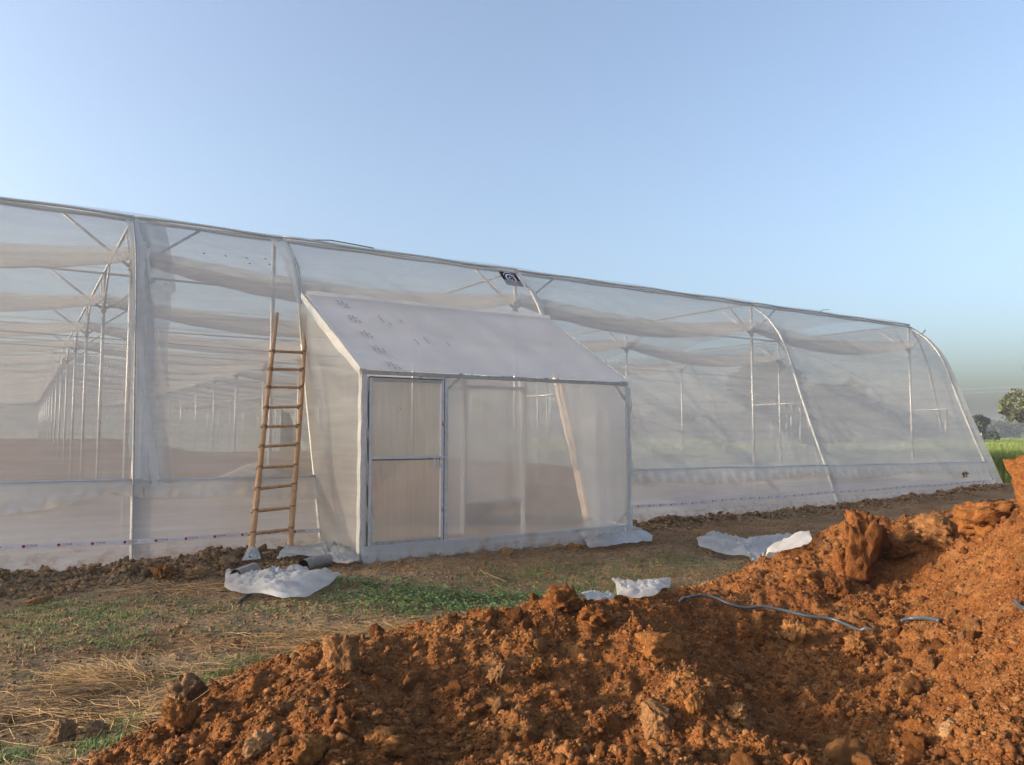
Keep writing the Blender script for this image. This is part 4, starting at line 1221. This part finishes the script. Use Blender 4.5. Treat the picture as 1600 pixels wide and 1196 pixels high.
block(235, 1010, .06, .05, 'small pale stone in the open ground at left', 736, MP, 'stone')
block(370, 1010, .08, .09, 'upright pale stone in the ground left of the front heap', 737, MP, 'stone')
# tall block at the right picture edge
x_, Y_e = 3.62, 5.3
v = clod_v(4, 740, 1.0, .4); v = v / (v.max(0) - v.min(0)) * np.array([.54, .5, .76])
eb = new_obj('soil_block', mesh_np('soil_block', v, ICO[4][1], True), M['clod_red'], label='big orange soil block rising at the right picture edge', cat='soil block', loc=(3.74, 5.3, 1.14))

# ------------------------------------------------------------------ straw, grass, crop
def strands(name, X_, Y_, L, Wd, m, label, flatness=.95, fan=None, az=None, lift=.012):
    n_ = len(X_); Z0 = H(X_, Y_) + lift * rng.random(n_) + .004
    A = rng.uniform(0, 2 * math.pi, n_) if az is None else az
    el = rng.normal(0, .10, n_) if flatness > .5 else rng.uniform(.2, .6, n_)
    d = np.stack([np.cos(A) * np.cos(el), np.sin(A) * np.cos(el), np.abs(np.sin(el)) * .7], 1)
    sd = np.stack([-np.sin(A), np.cos(A), np.zeros(n_)], 1) * Wd[:, None]
    p0 = np.stack([X_, Y_, Z0], 1); mid = p0 + d * (L * .5)[:, None]; mid[:, 2] += .006 + rng.random(n_) * .02; p1 = p0 + d * L[:, None]
    bend = rng.normal(0, .12, n_) * L; mid[:, 0] += -np.sin(A) * bend; mid[:, 1] += np.cos(A) * bend
    mid[:, 2] = np.maximum(mid[:, 2], H(mid[:, 0], mid[:, 1]) + .006); p1[:, 2] = np.maximum(p1[:, 2], H(p1[:, 0], p1[:, 1]) + .004)
    up = np.array([0, 0, 1.0]) * 0
    V = np.stack([p0 - sd, p0 + sd, mid + sd, mid - sd, p1 + sd * .6, p1 - sd * .6], 1)
    sg = np.where(rng.random(n_) < .5, 1.0, -1.0)
    V[:, [1, 2, 4], 2] += (Wd * .9 * sg)[:, None]
    f = np.array([[0, 1, 2, 3], [3, 2, 4, 5]]); Fc = (f[None] + (np.arange(n_) * 6)[:, None, None]).reshape(-1, 4)
    return new_obj(name, mesh_np(name, V.reshape(-1, 3), Fc), m, label=label, kind='stuff')
def blades(name, X_, Y_, Hh, Wd, m, label, lean=.35, zfn=None):
    n_ = len(X_); Z0 = (H(X_, Y_) if zfn is None else zfn(X_, Y_)) - .01
    A = rng.uniform(0, 2 * math.pi, n_); ln = lean * rng.random(n_)
    d = np.stack([np.cos(A), np.sin(A)], 1); sd = np.stack([-np.sin(A), np.cos(A), np.zeros(n_)], 1) * Wd[:, None]
    p0 = np.stack([X_, Y_, Z0], 1)
    m1 = p0.copy(); m1[:, :2] += d * (Hh * ln * .35)[:, None]; m1[:, 2] += Hh * .55
    t1 = p0.copy(); t1[:, :2] += d * (Hh * ln * 1.2)[:, None]; t1[:, 2] += Hh * (1 - .35 * ln)
    V = np.stack([p0 - sd * .8, p0 + sd * .8, m1 + sd, m1 - sd, t1], 1)
    q_ = (np.array([[0, 1, 2, 3]])[None] + (np.arange(n_) * 5)[:, None, None]).reshape(-1, 4)
    t_ = (np.array([[3, 2, 4]])[None] + (np.arange(n_) * 5)[:, None, None]).reshape(-1, 3)
    return new_obj(name, mesh_np(name, V.reshape(-1, 3), [q_, t_]), m, label=label, kind='stuff')
def patch(cx_, cy_, rx, ry, n_):
    """scatter around the ground point below a picture point; radii in metres across / in depth"""
    x, y, z = hit(cx_, cy_); a = rng.normal(size=(n_, 2)); return np.stack([x + a[:, 0] * rx * .5, y + a[:, 1] * ry * .5], 1)
def notred(q, th=.35):
    return q[(redmask(q[:, 0], q[:, 1], mound(q[:, 0], q[:, 1])) < th)]
def open_ground(n_):
    Yc = rng.uniform(3.4, 12.5, n_ * 3) ; Xc = rng.uniform(-.74, .62, n_ * 3) * Yc
    u, v = to_uv(Xc, Yc); k = (v < -.15) & ~((u > -4.7) & (u < -.2) & (v > -1.5))
    q = np.stack([Xc[k], Yc[k]], 1)[:n_]; return notred(q)
q = open_ground(24000)
cl = fbm(q[:, 0] * 1.1, q[:, 1] * 1.1, 4, 77)
q = q[rng.random(len(q)) < np.clip(.4 + 2.4 * cl, .10, 1)]
strands('loose_straw', q[:, 0], q[:, 1], rng.uniform(.04, .22, len(q)), rng.uniform(.0008, .0018, len(q)), M['straw'], 'dry straw scattered over the trampled ground')
# raked fan of straw at the lower left
x0, y0, z0 = hit(205, 1076)
n_ = 1100; az = rng.normal(2.9, .55, n_); r0 = rng.random(n_) * .25
q = np.stack([x0 + rng.normal(0, .10, n_) + np.cos(az) * r0, y0 + rng.normal(0, .06, n_) + np.sin(az) * r0], 1)
strands('straw_fan', q[:, 0], q[:, 1], rng.uniform(.12, .42, n_), rng.uniform(.0009, .0021, n_), M['straw'], 'fanned bundle of golden straw at the lower left', az=az, lift=.05)
q1 = [patch(300, 1062, 1.1, .3, 500), patch(520, 1000, .9, .25, 900), patch(600, 990, .8, .2, 400), patch(480, 1015, .7, .2, 260), patch(60, 1120, .7, .3, 450), patch(280, 925, .8, .25, 300), patch(180, 1120, 1.2, .35, 420), patch(330, 1095, .8, .2, 260)]
q = notred(np.concatenate(q1), .45); az = np.where(rng.random(len(q)) < .6, rng.normal(0, .35, len(q)), rng.uniform(0, 6.28, len(q)))
strands('straw_litter', q[:, 0], q[:, 1], rng.uniform(.12, .42, len(q)), rng.uniform(.0009, .0020, len(q)), M['straw'], 'mats of trampled straw beside the front heap', az=az, lift=.04)
# grass: many thin patches
gp = []
for (cx_, cy_, rx, ry, n_) in ((60,955,1.0,.6,900),(150,960,.9,.5,600),(30,985,.6,.4,400),(200,965,.5,.3,250),(120,1010,.6,.4,300),(235,945,.4,.3,150),(210,1000,.3,.15,120),(170,985,.4,.2,150),
                               (160,1165,.35,.2,260),(215,1130,.25,.12,160),(245,1070,.2,.12,120),(375,1050,.30,.22,420),(400,1035,.3,.2,200),(20,1185,.3,.2,200),(420,1000,.4,.2,90),(330,990,.5,.2,120),(100,1060,.5,.2,140),
                               (560,925,1.2,.6,700),(620,945,1.0,.6,700),(590,985,.6,.3,200),(700,975,.7,.35,420),(760,960,.9,.4,700),(840,925,1.3,.7,1100),(890,905,1.3,.6,900),(930,925,.9,.5,700),(940,885,.8,.4,350),(800,895,.8,.3,260),(870,890,.8,.3,300),
                               (1050,882,.9,.4,260),(1070,875,.5,.3,180),(1130,888,1.3,.4,420),(1190,895,.9,.3,260),(1010,900,.8,.4,200),(1180,845,2.2,.5,320),(1260,838,2.0,.5,260),(480,960,1.2,.5,220),(420,950,1.0,.4,160),(300,950,1.2,.4,200)):
    gp.append(patch(cx_, cy_, rx, ry, n_ * 3))
q = notred(np.concatenate(gp), .5); u, v = to_uv(q[:, 0], q[:, 1]); q = q[(v < -.2) & ~((u > -4.7) & (u < -.2) & (v > -1.45))]
cl = vnoise(q[:, 0] * 7, q[:, 1] * 7, 5); q = q[rng.random(len(q)) < np.clip(cl * 1.8 - .2, .05, 1)]
blades('grass_tufts', q[:, 0], q[:, 1], rng.uniform(.015, .06, len(q)) * np.where(q[:, 1] < 6, 1.3, 1), rng.uniform(.0012, .0028, len(q)), M['grass'], 'short patchy green grass on the open ground', 1.6)
qq = open_ground(16000); cl = fbm(qq[:, 0] * 1.5 + 4, qq[:, 1] * 1.5, 4, 99); qq = qq[cl > .02]
blades('sparse_grass', qq[:, 0], qq[:, 1], rng.uniform(.015, .05, len(qq)), rng.uniform(.001, .0022, len(qq)), M['grass'], 'sparse fine grass over the bare ground', 1.7)
# leafy weeds
gp = [patch(720, 945, 1.5, .45, 4200), patch(660, 955, 1.0, .4, 2000), patch(790, 940, 1.0, .4, 2200), patch(590, 918, .6, .25, 1200), patch(850, 940, .8, .3, 600), patch(680, 930, .7, .3, 500)]
q = notred(np.concatenate(gp), .5); n_ = len(q)
cl = vnoise(q[:, 0] * 6, q[:, 1] * 6, 6); k = rng.random(n_) < np.clip(cl * 2 - .3, .03, 1); q = q[k]; n_ = len(q)
zc = H(q[:, 0], q[:, 1]) + rng.uniform(.01, .075, n_)
A = rng.uniform(0, 6.28, n_); tl = rng.uniform(-.6, .9, n_); sz = rng.uniform(.008, .020, n_)
e1 = np.stack([np.cos(A), np.sin(A), np.zeros(n_)], 1); e2 = np.stack([-np.sin(A) * np.cos(tl), np.cos(A) * np.cos(tl), np.sin(tl)], 1)
c0 = np.stack([q[:, 0], q[:, 1], zc], 1)
V = np.stack([c0 - e1 * sz[:, None], c0 + e2 * sz[:, None] * .7, c0 + e1 * sz[:, None], c0 - e2 * sz[:, None] * .7], 1)
new_obj('leafy_weeds', mesh_np('leafy_weeds', V.reshape(-1, 3), np.arange(n_ * 4).reshape(-1, 4)), M['weed'], label='low leafy green weeds between porch and front heap', kind='stuff')

# rice crop beyond the right end
def Hs(x, y): return H(x, y, False)
n_ = 70000; Yc = 22 + (rng.random(n_) ** 2.0) * 120; Xc = Yc * rng.uniform(.50, .80, n_)
u, v = to_uv(Xc, Yc); k = (u > 16.6) & (v > -1.8); Xc, Yc = Xc[k], Yc[k]
sc = np.clip(Yc / 30, 1, 3)
blades('rice_crop', Xc, Yc, rng.uniform(.75, 1.1, len(Xc)) * (1 + .12 * fbm(Xc * .3, Yc * .3, 2, 8)), .010 * sc * rng.uniform(.7, 1.3, len(Xc)), M['crop'], 'tall green rice crop beyond the right end of the greenhouse', .45, Hs)
n_ = 26000; Yc = rng.uniform(75, 240, n_); Xc = Yc * rng.uniform(-.05, .85, n_)
u, v = to_uv(Xc, Yc); k = (u > 16.6) | (v > 72); Xc, Yc = Xc[k], Yc[k]
blades('far_crop', Xc, Yc, rng.uniform(.7, 1.1, len(Xc)), rng.uniform(.04, .09, len(Xc)), M['crop'], 'far green crop rows behind the greenhouse', .5, Hs)

# ------------------------------------------------------------------ trees
def leaf_cloud(n_, lobes, size, r_):
    P = []
    ls = np.array(lobes); wts = ls[:, 3] ** 2; wts /= wts.sum(); li = r_.choice(len(ls), n_, p=wts)
    dd = r_.normal(size=(n_, 3)); dd /= np.linalg.norm(dd, axis=1)[:, None]
    rad = ls[li, 3] * (.55 + .5 * r_.random(n_) ** .5) * (1 + .35 * (vnoise(dd[:, 0] * 3 + li * 5, dd[:, 1] * 3 + dd[:, 2] * 2, 3) - .5))
    c = ls[li, :3] + dd * rad[:, None] * np.array([1, 1, .8])
    keep = vnoise(c[:, 0] * .9 + 3, c[:, 2] * .9 + c[:, 1] * .7, 19) > .22
    c = c[keep]; n_ = len(c)
    a = r_.normal(size=(n_, 3)); a /= np.linalg.norm(a, axis=1)[:, None]; b = np.cross(a, r_.normal(size=(n_, 3))); b /= np.linalg.norm(b, axis=1)[:, None]
    s = (size * r_.uniform(.5, 1.4, n_))[:, None]
    V = np.stack([c - a * s, c + b * s * .6, c + a * s, c - b * s * .6], 1).reshape(-1, 3)
    return V, np.arange(n_ * 4).reshape(-1, 4)
def tree(px, Yd, height, rad, nleaf, label, m='leaf_far', group=None, seed=0, leaf=.25, low=.25):
    r_ = np.random.default_rng(seed); X0 = (px - CX) / F * Yd
    zg = float(Hs(np.array([X0]), np.array([Yd]))[0])
    root = new_obj('broadleaf_tree', None, label=label, cat='tree', group=group, loc=(X0, Yd, zg))
    mb = MB(); mb.tube([(0, 0, -.3), (.1, 0, height * .3), (0, .1, height * .6)], [height * .035, height * .025, height * .012], 7)
    lobes = []
    for k in range(11):
        a = r_.random() * 6.28; q_ = r_.random(); z = height * (low + (.92 - low) * r_.random()); rr_ = rad * (.35 + .75 * r_.random()) * (1.0 - .6 * abs(z / height - .5))
        p = Vector((math.cos(a) * rr_, math.sin(a) * rr_, z)); lobes.append((p.x, p.y, p.z, rad * r_.uniform(.30, .48)))
        mb.tube([(0, 0, height * (.2 + .3 * q_)), p * .5 + Vector((0, 0, height * .2)), p], [height * .012, height * .008, height * .003], 5)
    lobes.append((0, 0, height * .62, rad * .6)); lobes.append((0, 0, height * .85, rad * .36))
    new_obj('trunk', mb.mesh('trunk'), M['bark'], root)
    V, f = leaf_cloud(nleaf, lobes, leaf, r_)
    new_obj('crown', mesh_np('crown', V, f), M[m], root)
tree(1684, 85, 12.5, 5.9, 30000, 'large broadleaf tree with reddish tips at the right picture edge', 'leaf', None, 11, .2, .34)
tree(1524, 120, 4.6, 2.2, 3500, 'small round tree just behind the right end of the greenhouse', 'leaf_far', None, 12, .22, .1)
tree(1205, 88, 10.2, 5.2, 11000, 'big dome-shaped tree seen through the film between two posts', 'leaf_far', None, 13, .32, .12)
tree(1298, 92, 7.6, 3.6, 6500, 'rounded tree right of the big domed tree seen through the film', 'leaf_far', None, 14, .3, .1)
tree(1365, 96, 5.6, 3.2, 5500, 'lower spreading tree rightmost of those seen through the film', 'leaf_far', None, 15, .3, .05)
k = 0
for px in list(range(-40, 480, 34)):
    k += 1
    tree(px + random.uniform(-8, 8), 165 + random.uniform(-12, 12), random.uniform(8.5, 13) - .008 * px, random.uniform(4.5, 6.5), 1900, 'dim tree of the belt beyond the left half of the greenhouse', 'leaf_far', 'trees of the far belt behind the greenhouse', 40 + k, .55, .02)
for px in list(range(960, 1190, 30)) + list(range(1390, 1520, 34)):
    k += 1
    tree(px + random.uniform(-6, 6), 215 + random.uniform(-10, 10), random.uniform(5.5, 8.5), random.uniform(4.5, 6.5), 1500, 'dim tree of the belt beyond the right half of the greenhouse', 'leaf_far', 'trees of the far belt right', 40 + k, .55, .02)
# distant wood on the horizon
n_ = 60000; px = rng.uniform(-300, 2200, n_); Yd = rng.uniform(300, 360, n_); Xc = (px - CX) / F * Yd
top = 6.0 + 4 * (fbm(Xc * .035, Xc * 0 + 2, 4, 6) + .15)
zc = rng.random(n_) ** .7 * top
c = np.stack([Xc, Yd, zc], 1); a = rng.normal(size=(n_, 3)); a /= np.linalg.norm(a, axis=1)[:, None]; b = np.cross(a, rng.normal(size=(n_, 3))); b /= np.linalg.norm(b, axis=1)[:, None]
s = rng.uniform(.6, 1.5, n_)[:, None]
V = np.stack([c - a * s, c + b * s * .7, c + a * s, c - b * s * .7], 1).reshape(-1, 3)
new_obj('distant_wood', mesh_np('distant_wood', V, np.arange(n_ * 4).reshape(-1, 4)), M['leaf_far'], label='distant wood along the horizon', kind='stuff')
# poles and power line far off
def pole(px, Yd, h, label):
    X0 = (px - CX) / F * Yd
    r_ = new_obj('utility_pole', None, label=label, cat='utility pole', loc=(X0, Yd, 0))
    new_obj('shaft', MB().tube([(0, 0, -.3), (0, 0, h)], [.16, .10], 8).mesh('shaft'), M['wood_old'], r_)
    new_obj('crossarm', MB().box((-.9, -.06, h - .5), (.9, .06, h - .38)).mesh('crossarm', False), M['wood_old'], r_)
    return Vector((X0, Yd, h))
pole(1532, 150, 4.6, 'thin pale pole standing at the field edge right of the greenhouse')
pa = pole(1790, 75, 7.4, 'utility pole just outside the right of the picture'); pb_ = pole(700, 150, 9.5, 'utility pole behind the greenhouse carrying the power line')
for dz in (-.45, -.9):
    P = [pa.lerp(pb_, t) + Vector((0, 0, dz - 1.6 * 4 * t * (1 - t) * .6)) for t in np.linspace(0, 1, 50)]
    o = tube_thing('power_line', P, .008, M['wood_old'], ('upper' if dz > -.6 else 'lower') + ' faint wire of the power line crossing behind the greenhouse', 'power line', 4)

# ------------------------------------------------------------------ thin haze over the fields
hz = bpy.data.materials.new('haze_air'); hz.use_nodes = True; hn = hz.node_tree.nodes; hn.clear()
ho = hn.new('ShaderNodeOutputMaterial'); hv = hn.new('ShaderNodeVolumePrincipled')
hv.inputs['Color'].default_value = (.88, .90, .92, 1); hv.inputs['Density'].default_value = .0010; hv.inputs['Anisotropy'].default_value = .2
hz.node_tree.links.new(hv.outputs[0], ho.inputs['Volume'])
hb = MB().box((-1520, -420, -1.2), (1520, 2620, 13.5))
new_obj('haze', hb.mesh('haze', False), hz, label='thin haze over the fields', kind='stuff')
